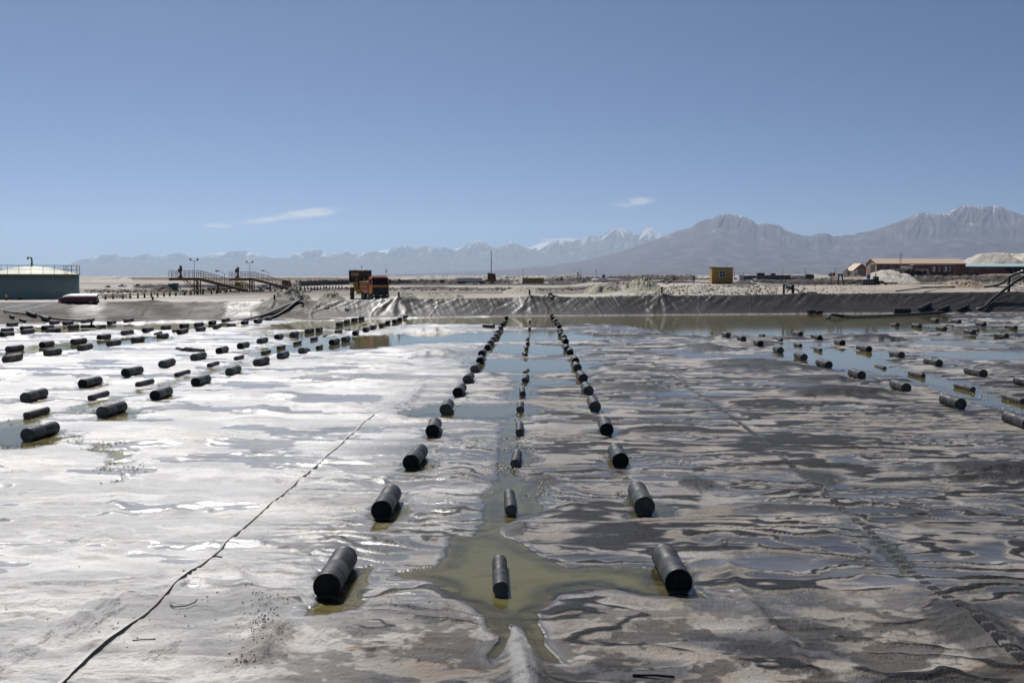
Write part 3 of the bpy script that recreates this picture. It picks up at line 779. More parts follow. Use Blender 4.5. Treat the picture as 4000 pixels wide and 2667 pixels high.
near_prof = [(1300, 1076), (1700, 1066), (2000, 1050), (2150, 1036), (2300, 1015), (2400, 990), (2480, 963), (2540, 942), (2600, 922), (2640, 902), (2690, 892), (2720, 870), (2750, 858), (2770, 860), (2800, 843), (2820, 839), (2838, 838), (2860, 843), (2890, 845), (2925, 860), (2950, 880), (2960, 878), (2980, 875), (3010, 877), (3040, 885), (3060, 902), (3085, 911), (3120, 920), (3150, 924), (3170, 920), (3180, 914), (3220, 913), (3240, 926), (3300, 918), (3380, 905), (3450, 883), (3520, 858), (3555, 838), (3600, 833), (3630, 841), (3665, 838), (3700, 818), (3755, 804), (3790, 810), (3820, 813), (3850, 808), (3880, 812), (3920, 830), (3960, 845), (4000, 855), (4080, 880), (4300, 930), (4800, 1000)]
mr = ridge_range('mountain_range', far_prof, 52000, 15000, 3, .84, m_far, [(480, 74), (760, 72), (1080, 70), (1460, 94), (1120, 70), (1770, 100)])
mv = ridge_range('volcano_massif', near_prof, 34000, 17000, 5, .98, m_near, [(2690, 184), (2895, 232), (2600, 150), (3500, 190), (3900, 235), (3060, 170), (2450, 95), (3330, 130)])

# ------------------------------------------------------------------ the air
hz = MB().b2((-70000, -600, -60), (70000, 56500, 2750)).build('haze', [])
m_h = bpy.data.materials.new('desert_haze'); m_h.use_nodes = True
m_h.node_tree.nodes.clear()
hv = m_h.node_tree.nodes.new('ShaderNodeVolumePrincipled'); ho = m_h.node_tree.nodes.new('ShaderNodeOutputMaterial')
m_h.node_tree.links.new(hv.outputs[0], ho.inputs['Volume'])
hv.inputs['Color'].default_value = (.61, .78, 1.0, 1)
hv.inputs['Density'].default_value = 2.1e-5
hv.inputs['Anisotropy'].default_value = 0.40
hz.data.materials.append(m_h)
tag(hz, 'pale blue desert haze lying over the salt flat', 'haze', kind='stuff')
# ------------------------------------------------------------------ floats
def hdpe(name, base, dust, rough):
    m, nt, b = new_mat(name); k = NT(nt); o = k.obj()
    oi = k.n('ShaderNodeObjectInfo').outputs['Random']
    vv = k.n('ShaderNodeVectorMath', operation='ADD'); k.l(o, vv.inputs[0])
    cc = k.n('ShaderNodeCombineXYZ'); k.l(k.math('MULTIPLY', oi, 37.0), cc.inputs[1]); k.l(cc.outputs[0], vv.inputs[1])
    o = vv.outputs[0]
    n1 = k.noise(o, 3.5, 6, .65); n2 = k.noise(o, (30, 5, 30), 3, .6)
    f = k.math('MULTIPLY', k.ramp(n1, .42, .78), dust)
    c = k.mix(f, base, (.25, .23, .20))
    c = k.mix(k.math('MULTIPLY', k.ramp(n2, .55, .8), .35), c, tuple(q * .5 for q in base))
    k.l(c, b.inputs['Base Color'])
    k.l(k.lerp(n1, rough - .08, rough + .18), b.inputs['Roughness'])
    b.inputs['Specular IOR Level'].default_value = .32
    n3 = k.noise(k.obj(), 2.2, 5, .7); sp = k.n('ShaderNodeSeparateXYZ'); k.l(k.obj(), sp.inputs[0])
    crust = k.ramp(k.math('ADD', sp.outputs['Z'], k.math('MULTIPLY', n3, .16)), .155, .10)
    c = k.mix(k.math('MULTIPLY', crust, .55 if 'pipe' in name else .25), c, (.42, .40, .34)); k.l(c, b.inputs['Base Color'])
    k.l(k.bump(n2, .12, .01), b.inputs['Normal'])
    return m
m_pipe = hdpe('black_pipe_plastic', (.020, .020, .021), .26, .44)
m_cap = hdpe('float_end_plate', (.060, .058, .055), .55, .55)
m_end_shade = hdpe('shaded_end_plate', (.006, .006, .006), .10, .75)  # near-black colour stands in for end plates lying in shade
m_band = hdpe('float_strap', (.018, .018, .019), .3, .5)
NSEG = 28
def shell_mesh(name, r, L, capped, lip=.004):
    b = MB()
    prof = [(r - .006, 0), (r + lip, .006), (r + lip, .10), (r - .001, .106), (r, .12), (r, L * .5 - .012), (r - .004, L * .5), (r, L * .5 + .012),
            (r, L - .12), (r - .001, L - .106), (r + lip, L - .10), (r + lip, L - .006), (r - .006, L)]
    b.lathe(prof, NSEG, 'Y', (0, 0, r))
    if not capped:
        b.lathe([(r - .006, 0), (r - .016, .004), (r - .018, .030), (r - .05, .034), (.001, .030)], NSEG, 'Y', (0, 0, r), 1)
    return b
def cap_mesh(r, y, sgn):
    b = MB()
    b.lathe([(r - .004, y), (r - .012, y + sgn * .012), (r - .03, y + sgn * .014), (r - .05, y + sgn * .008), (.001, y + sgn * .010)], NSEG, 'Y', (0, 0, r))
    return b
def band_mesh(r, y, w=.035, t=.016):
    b = MB(); b.lathe([(r + .001, y - w), (r + t, y - w * .8), (r + t, y + w * .8), (r + .001, y + w)], NSEG, 'Y', (0, 0, r)); return b
RB, LB, RS, LS = .232, 1.78, .132, 1.74
_data = {}
def float_proto(size, capped, parts):
    key = (size, capped, parts)
    if key in _data: return _data[key]
    r, L = (RB, LB) if size == 'b' else (RS, LS)
    root = empty('float_pipe'); root.name = 'float_pipe'
    if parts:
        shell_mesh('shell', r, L, capped).build('shell', [m_pipe, m_end_shade], root)
        if capped: cap_mesh(r, 0, -1).build('end_cap', m_cap, root)
        cap_mesh(r, L, 1).build('end_cap', m_cap, root)
        for t in ((.24, .78) if size == 'b' else (.16, .36, .50, .64, .84)):
            band_mesh(r, L * t, .025 if size == 'b' else .03, .004 if size == 'b' else .006).build('strap', m_band, root)
    _data[key] = root
    for o in [root] + list(root.children):
        o.hide_render = False
    return root
_single = {}
def float_single(size, capped):
    key = (size, capped)
    if key not in _single:
        r, L = (RB, LB) if size == 'b' else (RS, LS)
        b = shell_mesh('s', r, L, capped)
        c = []
        if capped: c.append(cap_mesh(r, 0, -1))
        c.append(cap_mesh(r, L, 1))
        for q in c: b.add(q.v, q.f, 2, True)
        for t in ((.24, .78) if size == 'b' else (.16, .36, .50, .64, .84)):
            q = band_mesh(r, L * t, .025 if size == 'b' else .03, .004 if size == 'b' else .006); b.add(q.v, q.f, 0, True)
        o = b.build('float_pipe', [m_pipe, m_end_shade, m_cap])
        _single[key] = o.data
        bpy.data.objects.remove(o)
    return _single[key]
ORD = 'first second third fourth fifth sixth seventh eighth ninth tenth eleventh twelfth thirteenth fourteenth fifteenth sixteenth seventeenth eighteenth nineteenth twentieth'.split()
rnd = random.Random(4)
def place_float(px, py, size, capped, label, group, yaw=0.0, pitch=0.0, sink=None, z=None):
    r = RB if size == 'b' else RS
    p = P(px, py, 0.02)
    zz, _, _, _, sd, _ = pond_surface(np.array([p.x, p.x, p.x]), np.array([p.y, p.y + .9, p.y + 1.7]))
    if z is None:
        if sd[1] < 0 or sd[0] < -.05: z0 = -(.18 if sink is None else sink) * r; p = P(px, py, 0)
        else:
            z0 = float(max(zz[0], 0)) - .035; p = P(px, py, max(0, z0))
            pitch = pitch + math.atan2(float(max(zz[2], -.03) - max(zz[0], -.03)), 1.7) * .8
    else: z0 = z; p = P(px, py, z)
    loc = (p.x, p.y, z0)
    rot = (pitch, rnd.gauss(0, .02), R(rnd.gauss(yaw, 2.0)))
    near = p.y < 62
    if near:
        proto = float_proto(size, capped, True)
        if not proto.get('used'):
            o = proto; proto['used'] = 1
        else:
            o = copy_tree(proto)
            if 'used' in o: del o['used']
    else:
        o = link(bpy.data.objects.new('float_pipe', float_single(size, capped)))
    o.location = loc; o.rotation_euler = rot
    o.scale = (1, rnd.uniform(.93, 1.05), 1)
    tag(o, label, 'float', group)
    return o
C_, O_ = True, False
FLOAT_ROWS = [
 ('b', 'large black float', 'row left of the central channel', 'floats in the left centre row',
  [(1277,2335,O_),(1490,2027,O_),(1604,1833,O_),(1689,1706,O_),(1740,1619,C_),(1787,1550,O_),(1825,1497,C_),(1853,1456,C_),(1874,1422,O_),(1881,1394,O_),(1904,1370,O_),(1914,1351,C_),(1925,1336,C_),(1936,1323,C_),(1944,1308,C_),(1957,1291,C_),(1962,1278,O_),(1970,1268,C_),(1978,1249,O_)]),
 ('s', 'thin black float', 'row in the central channel', 'thin floats in the central channel',
  [(1956,2326,C_),(1996,2011,C_),(2013,1826,C_),(2029,1702,C_),(2030,1610,C_),(2042,1548,C_),(2048,1493,C_),(2050,1457,C_),(2054,1394,C_),(2058,1369,C_),(2060,1348,C_),(2061,1329,C_),(2068,1289,C_),(2069,1260,C_)]),
 ('b', 'large black float', 'row right of the central channel', 'floats in the right centre row',
  [(2652,2317,O_),(2517,2011,C_),(2424,1826,O_),(2370,1700,O_),(2325,1609,C_),(2299,1543,C_),(2280,1491,C_),(2257,1450,C_),(2249,1423,O_),(2227,1389,O_),(2216,1373,C_),(2211,1345,O_),(2204,1327,C_),(2191,1316,C_),(2189,1304,C_),(2185,1285,O_),(2176,1274,C_),(2172,1260,C_),(2161,1250,O_),(2155,1239,C_)]),
 ('b', 'large black float', 'inner large row of the left field', 'floats in the inner left row',
  [(105,1722,C_),(397,1630,C_),(604,1562,O_),(763,1510,O_),(895,1467,C_),(1002,1432,C_),(1093,1403,C_),(1176,1382,C_),(1295,1347,O_),(1342,1336,C_),(1385,1311,O_),(1425,1298,O_),(1453,1287,C_),(1487,1279,C_),(1512,1268,O_),(1538,1262,O_),(1559,1254,O_),(1580,1245,C_)]),
 ('s', 'thin black float', 'thin row of the near left field', 'thin floats in the near left field',
  [(104,1634,C_),(353,1565,C_),(538,1513,C_),(689,1472,C_),(816,1436,C_),(921,1408,C_),(1026,1385,C_),(1087,1365,C_),(1151,1347,C_),(1240,1364,O_),(1217,1330,C_),(1266,1314,C_),(1312,1301,C_),(1350,1291,C_),(1418,1270,C_)]),
 ('b', 'large black float', 'middle large row of the left field', 'floats in the middle left row',
  [(99,1571,C_),(322,1515,O_),(489,1473,O_),(633,1439,C_),(756,1410,C_),(855,1384,O_),(937,1364,O_),(1013,1345,C_),(1081,1327,O_),(1140,1316,C_),(1198,1302,C_),(1240,1297,C_),(1319,1274,C_),(1349,1264,C_),(1378,1256,O_),(1406,1251,C_)]),
 ('b', 'large black float', 'far-left field, inner row', 'floats in the far left field, inner row',
  [(21,1418,C_),(181,1392,C_),(312,1371,C_),(425,1353,C_),(521,1338,C_),(621,1324,C_),(699,1308,O_),(772,1297,C_),(838,1287,C_),(893,1283,C_),(948,1268,O_),(998,1263,O_),(1042,1254,C_)]),
 ('s', 'thin black float', 'thin row of the far left field', 'thin floats in the far left field',
  [(28,1398,C_),(168,1375,C_),(606,1311,C_),(676,1299,C_)]),
 ('b', 'large black float', 'far-left field, outer row', 'floats in the far left field, outer row',
  [(32,1375,C_),(164,1357,O_),(285,1345,C_),(387,1327,O_),(480,1311,C_),(563,1300,O_),(636,1288,C_),(708,1281,O_),(765,1276,C_),(821,1268,O_),(872,1260,C_)]),
 ('b', 'weathered black float', 'cluster below the green tank', 'floats below the green tank',
  [(6,1317,O_),(89,1307,C_),(11,1300,C_),(187,1300,C_),(85,1291,O_),(168,1288,O_),(272,1285,C_),(32,1277,C_),(251,1271,C_),(200,1269,C_),(425,1268,C_),(323,1264,C_),(489,1262,C_)]),
 ('b', 'large black float', 'inner large row of the right field', 'floats in the inner right row',
  [(4020,1680,C_),(3753,1596,C_),(3540,1531,C_),(3366,1480,C_),(3237,1438,C_),(3141,1407,C_),(3049,1379,C_),(2970,1354,O_),(2904,1335,C_),(2844,1320,C_)]),
 ('s', 'thin black float', 'thin row of the right field', 'thin floats in the right field',
  [(3995,1578,C_),(3801,1530,C_),(3606,1476,C_),(3455,1441,C_),(3206,1374,C_),(3128,1355,C_),(3053,1335,O_),(2984,1317,C_),(2780,1301,C_)]),
 ('b', 'large black float', 'middle large row of the right field', 'floats in the middle right row',
  [(4045,1519,C_),(3842,1473,C_),(3668,1433,C_),(3521,1400,C_),(3395,1374,O_),(3291,1351,O_),(3203,1330,O_),(3128,1315,C_)]),
 ('b', 'large black float', 'far-right field, inner row', 'floats in the far right field, inner row',
  [(3931,1322,C_),(3804,1308,C_),(3691,1291,C_),(3593,1281,C_),(3506,1276,C_)]),
 ('s', 'thin black float', 'thin row of the far right field', 'thin floats in the far right field',
  [(3821,1293,C_),(3723,1279,C_)]),
 ('b', 'large black float', 'far-right field, outer row', 'floats in the far right field, outer row',
  [(3967,1287,C_),(3846,1276,C_),(3748,1264,C_),(3661,1259,C_)]),
]
for size, what, row, grp, pts in FLOAT_ROWS:
    for i, (px, py, cap_) in enumerate(pts):
        sunk = {(2050, 1457): 1.15, (1176, 1382): .9, (1266, 1314): 1.3, (2061, 1329): .8, (2780, 1301): 1.4, (3455, 1441): .9, (1350, 1291): 1.2, (1418, 1270): 1.3}.get((px, py))
        place_float(px, py, size, cap_, f'{what}, {ORD[i]} from the camera in the {row}', grp, sink=sunk, pitch=R(-5) if (px, py) in ((1176, 1382), (3506, 1276)) else 0)
# stray floats that lie across the rows or on the bank
def stray(px0, py0, px1, py1, z0, z1, r, label, cap_=True):
    a, b = P(px0, py0, z0), P(px1, py1, z1)
    return stray_w(a, b, r, label)
def stray_w(a, b, r, label):
    a, b = Vector(a), Vector(b); d = b - a; L = d.length
    root = empty('float_pipe', a)
    root.rotation_euler = d.to_track_quat('Y', 'Z').to_euler()
    shell_mesh('shell', r, L, True).build('shell', [m_pipe, m_end_shade], root)
    cap_mesh(r, 0, -1).build('end_cap', m_cap, root); cap_mesh(r, L, 1).build('end_cap', m_cap, root)
    band_mesh(r, L * .33).build('strap', m_band, root)
    tag(root, label, 'float')
    return root
stray(1889, 1280, 1929, 1282, .02, .02, .20, 'black float pipe lying crosswise left of the central channel, near the bank')
stray(726, 1371, 794, 1379, .03, .03, .15, 'thin black pipe lying crosswise in the left field with an open end')
stray(691, 1367, 716, 1372, .02, .02, .11, 'short black pipe stub beside the crosswise pipe in the left field')
def on_bank(px, v):
    xs = bu; ys = toe_y(xs) + bank_w(xs) * v
    i = int(np.argmin(np.abs(xs / ys - (px - 2085) / 3889.0)))
    return Vector(bank_z(bu[i], v))
for (p0, v0, p1, v1, r, lab) in (
    (3478, .06, 3543, .06, .32, 'thick black float pipe lying level at the foot of the right bank'),
    (3580, .14, 3622, .42, .28, 'black float pipe leaning up the right bank, beside the level one'),
    (3655, .12, 3690, .30, .24, 'black float pipe leaning on the right bank, second from the hose'),
    (3730, .12, 3764, .34, .24, 'black float pipe leaning on the right bank, closest to the hose'),
    (3150, .03, 3172, .06, .26, 'grey-capped float stranded at the right bank foot, farther from the hose end'),
    (3180, .00, 3204, .02, .24, 'grey-capped float half sunk by the right bank foot, nearer the hose end'),
    (60, .48, 100, .34, .22, 'black float pipe resting high on the left bank beneath the pipeline'),
    (132, .24, 162, .15, .24, 'black float pipe resting on the left bank, lower than the pipeline'),
    (48, .20, 72, .13, .14, 'thin black float on the left bank slope'),
    (0, .36, 14, .31, .16, 'black float at the left edge of the bank, partly out of view')):
    a, b = on_bank(p0, v0), on_bank(p1, v1)
    stray_w(a + Vector((0, 0, .02)), b + Vector((0, 0, .02)), r, lab)
# coupling left lying among the far-left floats
q = empty('pipe_coupling', P(350, 1283, .03))
MB().tube([(-.9, 0, .18), (1.6, .2, .18)], .17, 12).build('pipe', m_pipe, q)
MB().tube([(.2, 0, .15), (.2, 0, .85), (.45, 0, 1.0), (.5, 0, .8)], .10, 10).build('riser', m_pipe, q)
MB().tube([(.9, -.5, .12), (1.7, -1.2, .12)], .12, 10).build('nozzle', m_cap, q)
MB().lathe([(.1, .2), (.26, .22), (.26, .3), (.1, .32)], 14, 'Z', (.2, 0, 0.1)).build('flange', m_band, q)
tag(q, 'black pipe coupling with an upright riser among the left floats', 'pipe coupling')

# ------------------------------------------------------------------ welded seams of the liner
m_seam = hdpe('liner_seam', (.055, .053, .051), .7, .45)
m_flap = hdpe('liner_flap_edge', (.016, .016, .017), .2, .5)
def seam(name, pts, w, y0, y1, seed, flapw, darkness=0.0):
    """overlapping strip along a polyline (world x given at y)"""
    ys = np.geomspace(y0, y1, 520)
    xs = np.interp(ys, [p[1] for p in pts], [p[0] for p in pts]) + .05 * pnoise(ys / 2.1, ys * 0 + seed, 1) + .008 * pnoise(ys / .35, ys * 0 + seed, 2)
    zz = pond_surface(xs, ys)[0]; zz2 = pond_surface(xs + w, ys)[0]
    base = np.maximum(zz, zz2); base = np.convolve(np.pad(base, 7, 'edge'), np.ones(15) / 15, 'valid') + .008
    ripple = .004 * np.abs(np.sin(ys * 21)) * (0.6 + .4 * np.sin(ys * 3.1))
    lift = .003 + .008 * np.maximum(0, pnoise(ys / 1.3, ys * 0 + seed, 4))
    cols = [(-.02, -.03), (0.0, .012), (w * .3, .004), (w * .55, .014), (w * .8, .004), (w, .018)]
    X = np.stack([xs + c for c, _ in cols], 1); Y = np.repeat(ys[:, None], len(cols), 1)
    Z = np.stack([base + h + (ripple if 0 < j < 5 else 0) + (lift if j == 5 else 0) for j, (c, h) in enumerate(cols)], 1)
    _, d_, t_, w_, _, th_ = pond_surface(X, Y)
    o = grid_mesh('liner_seam', X, Y, Z, m_floor, {'dark': np.clip(d_ * .5 + darkness * (np.abs(np.sin(Y * 9)) > .30), 0, 1), 'tan': np.clip(t_ + .3 * (1 - darkness), 0, 1), 'wet': w_ * .3, 'thick': th_, 'near': pond_surface.near}); o.parent = pond_floor
    flapw = flapw * np.clip((19.5 - ys) / 5.5, .16, 1)
    X2 = np.stack([xs + w, xs + w + flapw * (1 + .8 * np.maximum(0, pnoise(ys / .9, ys * 0 + seed, 6))), xs + w + flapw * 1.6], 1)
    Z2 = np.stack([base + .018 + lift, base + .004, base - .03], 1)
    o2 = grid_mesh('seam_flap', X2, np.repeat(ys[:, None], 3, 1), Z2, m_flap); o2.parent = pond_floor
seam('liner_seam', [(-6.27, 11), (-6.26, 15), (-6.2, 25), (-6.26, 40), (-6.1, 70)], .07, 11.0, 38, 3, .013)
seam('liner_seam', [(6.5, 11), (6.61, 14), (7.0, 20), (7.1, 23), (7.54, 37), (7.3, 60)], .12, 11.0, 62, 9, .014, 1.0)

# scraps, pebbles and salt lumps on the liner
m_scrap = paint('dark_rubber_scrap', (.03, .028, .026), .7, dirt=.2)
m_wood = paint('yellowed_lath', (.45, .30, .13), .7, dirt=.1)
def scrap(px, py, pts, r, label, name='rubber_strip', cat='strip', mat=None):
    p = P(px, py, 0); z = float(pond_surface(np.array([p.x]), np.array([p.y]))[0][0])
    o = MB().tube([(a, b, c + r) for a, b, c in pts], r, 6).build(name, mat or m_scrap)
    o.location = (p.x, p.y, z); tag(o, label, cat)
scrap(710, 2375, [(-.22, .08, .0), (-.1, -.06, .01), (.1, -.05, .03), (.2, .06, .05), (.22, .12, .08)], .011, 'curved black rubber strip lying on the liner by the seam')
scrap(830, 2180, [(-.02, .1, 0), (.05, 0, .01), (.2, -.04, 0)], .012, 'short dark strip at the kink of the left seam')
scrap(570, 2510, [(-.2, 0, 0), (0, .03, .01), (.12, .06, 0)], .008, 'thin dark shred on the salt film, lower left')
scrap(2560, 2655, [(-.3, .05, 0), (0, 0, .02), (.25, -.04, .01)], .02, 'dark flat offcut lying at the bottom edge', 'liner_offcut', 'offcut')
scrap(2832, 2140, [(-.06, 0, 0), (.03, 0, .01), (.04, .02, .10)], .012, 'tiny dark fitting standing on the silt, right of the floats', 'pipe_fitting', 'fitting')
scrap(1025, 1778, [(-.3, 0, 0), (.5, .02, .01)], .012, 'yellow wooden lath lying on wet silt at left', 'wooden_lath', 'lath', m_wood)
peb = MB(); rr = random.Random(8)
def lump(mb, c, s, rr):
    M = Matrix.Rotation(rr.random() * 6.28, 3, 'Z')
    vs = [M @ Vector((x * s * rr.uniform(.6, 1.2), y * s * rr.uniform(.6, 1.2), z * s * rr.uniform(.5, .9))) + Vector(c) for x, y, z in ((1, 0, 0), (0, 1, 0), (-1, 0, 0), (0, -1, 0), (0, 0, 1), (0, 0, -.6))]
    mb.add(vs, [(0, 1, 4), (1, 2, 4), (2, 3, 4), (3, 0, 4), (1, 0, 5), (2, 1, 5), (3, 2, 5), (0, 3, 5)])
pts = []
for (cx, cy, sx, sy, n) in ((1020, 2450, 60, 90, 190), (1060, 2350, 80, 40, 60), (700, 2400, 300, 120, 60), (400, 2330, 330, 150, 50), (960, 2610, 50, 20, 60), (980, 2510, 90, 70, 40), (1650, 2430, 250, 120, 26), (3300, 2450, 500, 150, 24), (480, 2480, 60, 40, 25), (2000, 2600, 900, 60, 20)):
    for _ in range(n):
        p = P(cx + rr.gauss(0, sx * .6), cy + rr.gauss(0, sy * .6), 0)
        if p.y > 11: pts.append((p.x, p.y, rr.choice((.006, .008, .01, .014, .02))))
zz = pond_surface(np.array([a[0] for a in pts]), np.array([a[1] for a in pts]))[0]
for (x, y, s), z in zip(pts, zz): lump(peb, (x, y, float(z) + s * .2), s, rr)
tag(peb.build('dark_gravel', m_scrap, fix=False), 'scattered dark grit on the salt film in the foreground', 'gravel', kind='stuff')
# pale salt clods along the shores
m_clod = paint('salt_clod', (.50, .45, .36), .75, dirt=.2)
cl_ = MB(); pts = []
edge = np.argwhere((np.abs(g_sd) < (.10 + .006 * GY)) & (GY > 24) & (GY < 130))
sel_ = _rng.choice(len(edge), 5200, replace=False)
for i, j in edge[sel_]:
    if fbm(np.array([GX[i, j] / 5]), np.array([GY[i, j] / 4]), 2, 90)[0] < .02: continue
    s = rr.uniform(.012, .035) * (1 + GY[i, j] / 55)
    lump(cl_, (GX[i, j] + rr.gauss(0, .15), GY[i, j] + rr.gauss(0, .2), max(0, GZ[i, j])), s, rr)
tag(cl_.build('salt_clods', m_clod, fix=False), 'pale salt clods crusted along the pool shores', 'salt clods', kind='stuff')
# ------------------------------------------------------------------ things behind the bank
def hit(px, py, y0=125.0):
    """where the sight line through a pixel meets the ground behind the bank"""
    d = ray(px, py); d = d / d.y
    ys = np.geomspace(y0, 3000, 4000)
    xs = EYE.x + d.x * ys; zs = EYE.z + d.z * ys
    g = plain_h(xs, ys)
    ok = (zs <= g) & (ys > toe_y(xs) + bank_w(xs) + 2.5)
    i = int(np.argmax(ok)) if ok.any() else len(ys) - 1
    return Vector((xs[i], ys[i], g[i]))
def gz(x, y): return float(plain_h(np.array([x]), np.array([y]))[0])
def mpp(Y): return Y / FPX
M = {}
M['yellow'] = paint('yellow_paint', (.50, .34, .045), .5, dirt=.25)
M['yellow_old'] = paint('weathered_yellow_steel', (.17, .096, .030), .6, dirt=.15, grime=.2)
M['black'] = paint('black_paint', (.018, .018, .018), .6, dirt=.2)
M['tank'] = paint('sea_green_tank_paint', (.22, .315, .25), .5, dirt=.18, scale=.35, grime=.15)
M['tank_roof'] = paint('pale_tank_roof', (.38, .39, .30), .6, dirt=.2, scale=.4)
M['rail'] = paint('olive_yellow_rail', (.30, .25, .08), .55)
M['teal'] = paint('teal_paint', (.05, .17, .18), .55, dirt=.25)
M['white'] = paint('white_paint', (.74, .73, .70), .45, dirt=.35)
M['red'] = paint('dark_red_paint', (.13, .022, .016), .5, dirt=.25)
M['orange'] = paint('orange_cab_paint', (.55, .115, .012), .38, dirt=.15)
M['orange_old'] = paint('worn_orange_tipper', (.40, .085, .025), .55, dirt=.55, dirt_col=(.52, .33, .25), scale=1.2)
M['stripe'] = paint('yellow_reflective_tape', (.72, .55, .02), .4, dirt=.1)
M['glass'] = paint('dark_glass', (.008, .010, .012), .08, dirt=.05)
M['rubber'] = paint('tyre_rubber', (.022, .021, .020), .8, dirt=.5)
M['rim'] = paint('dusty_rim', (.33, .31, .28), .5, dirt=.5)
M['steel'] = paint('dull_steel', (.20, .20, .20), .4, metal=.6, dirt=.4)
M['grey'] = paint('grey_container_paint', (.12, .125, .13), .55, dirt=.3)
M['blue'] = paint('blue_plastic', (.03, .12, .32), .5)
M['salt'] = None
M['brown'] = paint('brown_cladding', (.115, .066, .046), .7, dirt=.25, scale=.2)
M['tan'] = paint('tan_sheet_roof', (.42, .315, .225), .6, dirt=.25, scale=.2)
M['pink'] = paint('faded_red_wall', (.27, .155, .11), .7, dirt=.3, scale=.3)
M['concrete'] = paint('pale_concrete', (.38, .355, .30), .8, dirt=.3, scale=.3)
M['lamp'] = paint('lamp_glass', (.8, .8, .75), .2, dirt=.1)
M['plate'] = M['white']
M['pipe_light'] = paint('sun_bleached_pipe', (.34, .33, .30), .5, dirt=.4)
M['mustard'] = paint('mustard_cladding', (.40, .25, .055), .6, dirt=.2, scale=.5)
M['teal_roof'] = paint('pale_teal_roof', (.28, .42, .43), .5, dirt=.3, scale=.2)
M['boat_red'] = paint('boat_red_paint', (.26, .025, .03), .4, dirt=.2)
M['bucket'] = paint('salt_caked_bucket', (.060, .050, .040), .6, dirt=.5, dirt_col=(.30, .26, .20))
M['flag'] = paint('red_flag_cloth', (.6, .03, .06), .8, dirt=0)

def salt_mat(name, a, b_, dirt):
    m, nt, b = new_mat(name); k = NT(nt); pos = k.pos()
    n1 = k.noise(pos, .5, 6, .7); n2 = k.noise(pos, 3.0, 5, .7)
    c = k.mix(k.ramp(n1, .35, .65), a, b_)
    c = k.mix(k.math('MULTIPLY', k.ramp(n2, .5, .75), .5), c, dirt)
    k.l(c, b.inputs['Base Color']); b.inputs['Roughness'].default_value = .8
    k.l(k.bump(n2, 1.0, .5), b.inputs['Normal'])
    return m
M['salt'] = salt_mat('heaped_salt', (.50, .48, .37), (.36, .345, .25), (.24, .23, .16))
M['salt_white'] = salt_mat('white_salt', (.52, .49, .43), (.38, .35, .30), (.27, .24, .20))
M['dirt'] = salt_mat('dark_rubble', (.12, .095, .080), (.055, .045, .040), (.20, .165, .14))
M['sand'] = salt_mat('tan_sand', (.46, .36, .26), (.36, .27, .19), (.24, .17, .12))

def heap(name, px0, px1, pyt, pyb, depth, mat, label, cat, rough=.5, seed=1, flat=.0, Y=None, lump=1.0, skew=0.5, kind=None):
    """a dumped heap: rough dome between two photo columns"""
    c = hit((px0 + px1) / 2, pyb) if Y is None else PD((px0 + px1) / 2, pyb, Y)
    s = mpp(c.y); w = (px1 - px0) * s / 2; zt = PD(0, pyt, c.y + depth * .3).z
    n, m_ = 110, 46
    u = np.linspace(-1.08, 1.08, n); v = np.linspace(-1.1, 1.1, m_)
    U_, V_ = np.meshgrid(u, v)
    ang = fbm(U_ * 1.6, V_ * 1.6, 3, seed) * .35
    r = np.sqrt(np.abs(U_) ** 2.4 + V_ ** 2) + ang * .5
    g = sstep(1.02, flat, r)
    X = c.x + U_ * w; Y_ = c.y + depth * (.9 + V_)
    base = plain_h(X, Y_)
    H = max(.15, zt - c.z)
    cell = np.abs(fbm(X / (.9 * lump), Y_ / (.9 * lump), 4, seed + 5)) * 2
    big = .55 + .9 * (fbm(U_ * 2.2 + seed, V_ * 1.2, 3, seed + 7) + .5)
    Z = base - .12 + g * H * np.clip(big + .25, .5, 1.35) + rough * .55 * g ** .6 * (cell - .4) * min(1.0, H * .6) * lump ** .5
    o = grid_mesh(name, X, Y_, np.maximum(Z, base - .12), mat, smooth=False)
    tag(o, label, cat, kind=kind)
    return o
def ridge_bank(name, pts, h, w, mat, label=None, cat=None, kind=None, seed=3, rough=.4, flat_top=.2):
    """long bank through world points"""
    pts = [Vector(p) for p in pts]
    L = [0]
    for a, b in zip(pts, pts[1:]): L.append(L[-1] + (b - a).length)
    n = int(min(500, max(60, L[-1] / .6))); t = np.linspace(0, L[-1], n)
    cx = np.interp(t, L, [p.x for p in pts]); cy = np.interp(t, L, [p.y for p in pts]); cz_ = np.interp(t, L, [p.z for p in pts])
    v = np.linspace(-1, 1, 26)
    X = cx[:, None] + 0 * v[None]; Y_ = cy[:, None] + v[None] * w
    prof = sstep(1, flat_top, np.abs(v))[None]
    ends = np.minimum(1, np.minimum(t, L[-1] - t) / (w * 1.2))[:, None]
    nz = fbm(X / 2.0, Y_ / 2.0, 4, seed)
    Z = cz_[:, None] - .15 + prof * ends * h * (1 + rough * nz) + rough * .35 * (np.abs(fbm(X / .8, Y_ / .8, 3, seed + 4)) - .2) * prof
    o = grid_mesh(name, X, Y_, Z, mat, smooth=False)
    tag(o, label, cat, kind=kind)
    return o
def wheel(mb, c, r, w, axis='X', mt=0, mr=1):
    mb.lathe([(r * .55, -w / 2), (r * .93, -w / 2), (r, -w * .36), (r, w * .36), (r * .93, w / 2), (r * .55, w / 2)], 20, axis, c, mt)
    mb.lathe([(.01, -w * .28), (r * .3, -w * .30), (r * .5, -w * .42), (r * .56, -w * .5)], 16, axis, c, mr)
    mb.lathe([(.01, w * .28), (r * .3, w * .30), (r * .5, w * .42), (r * .56, w * .5)], 16, axis, c, mr)

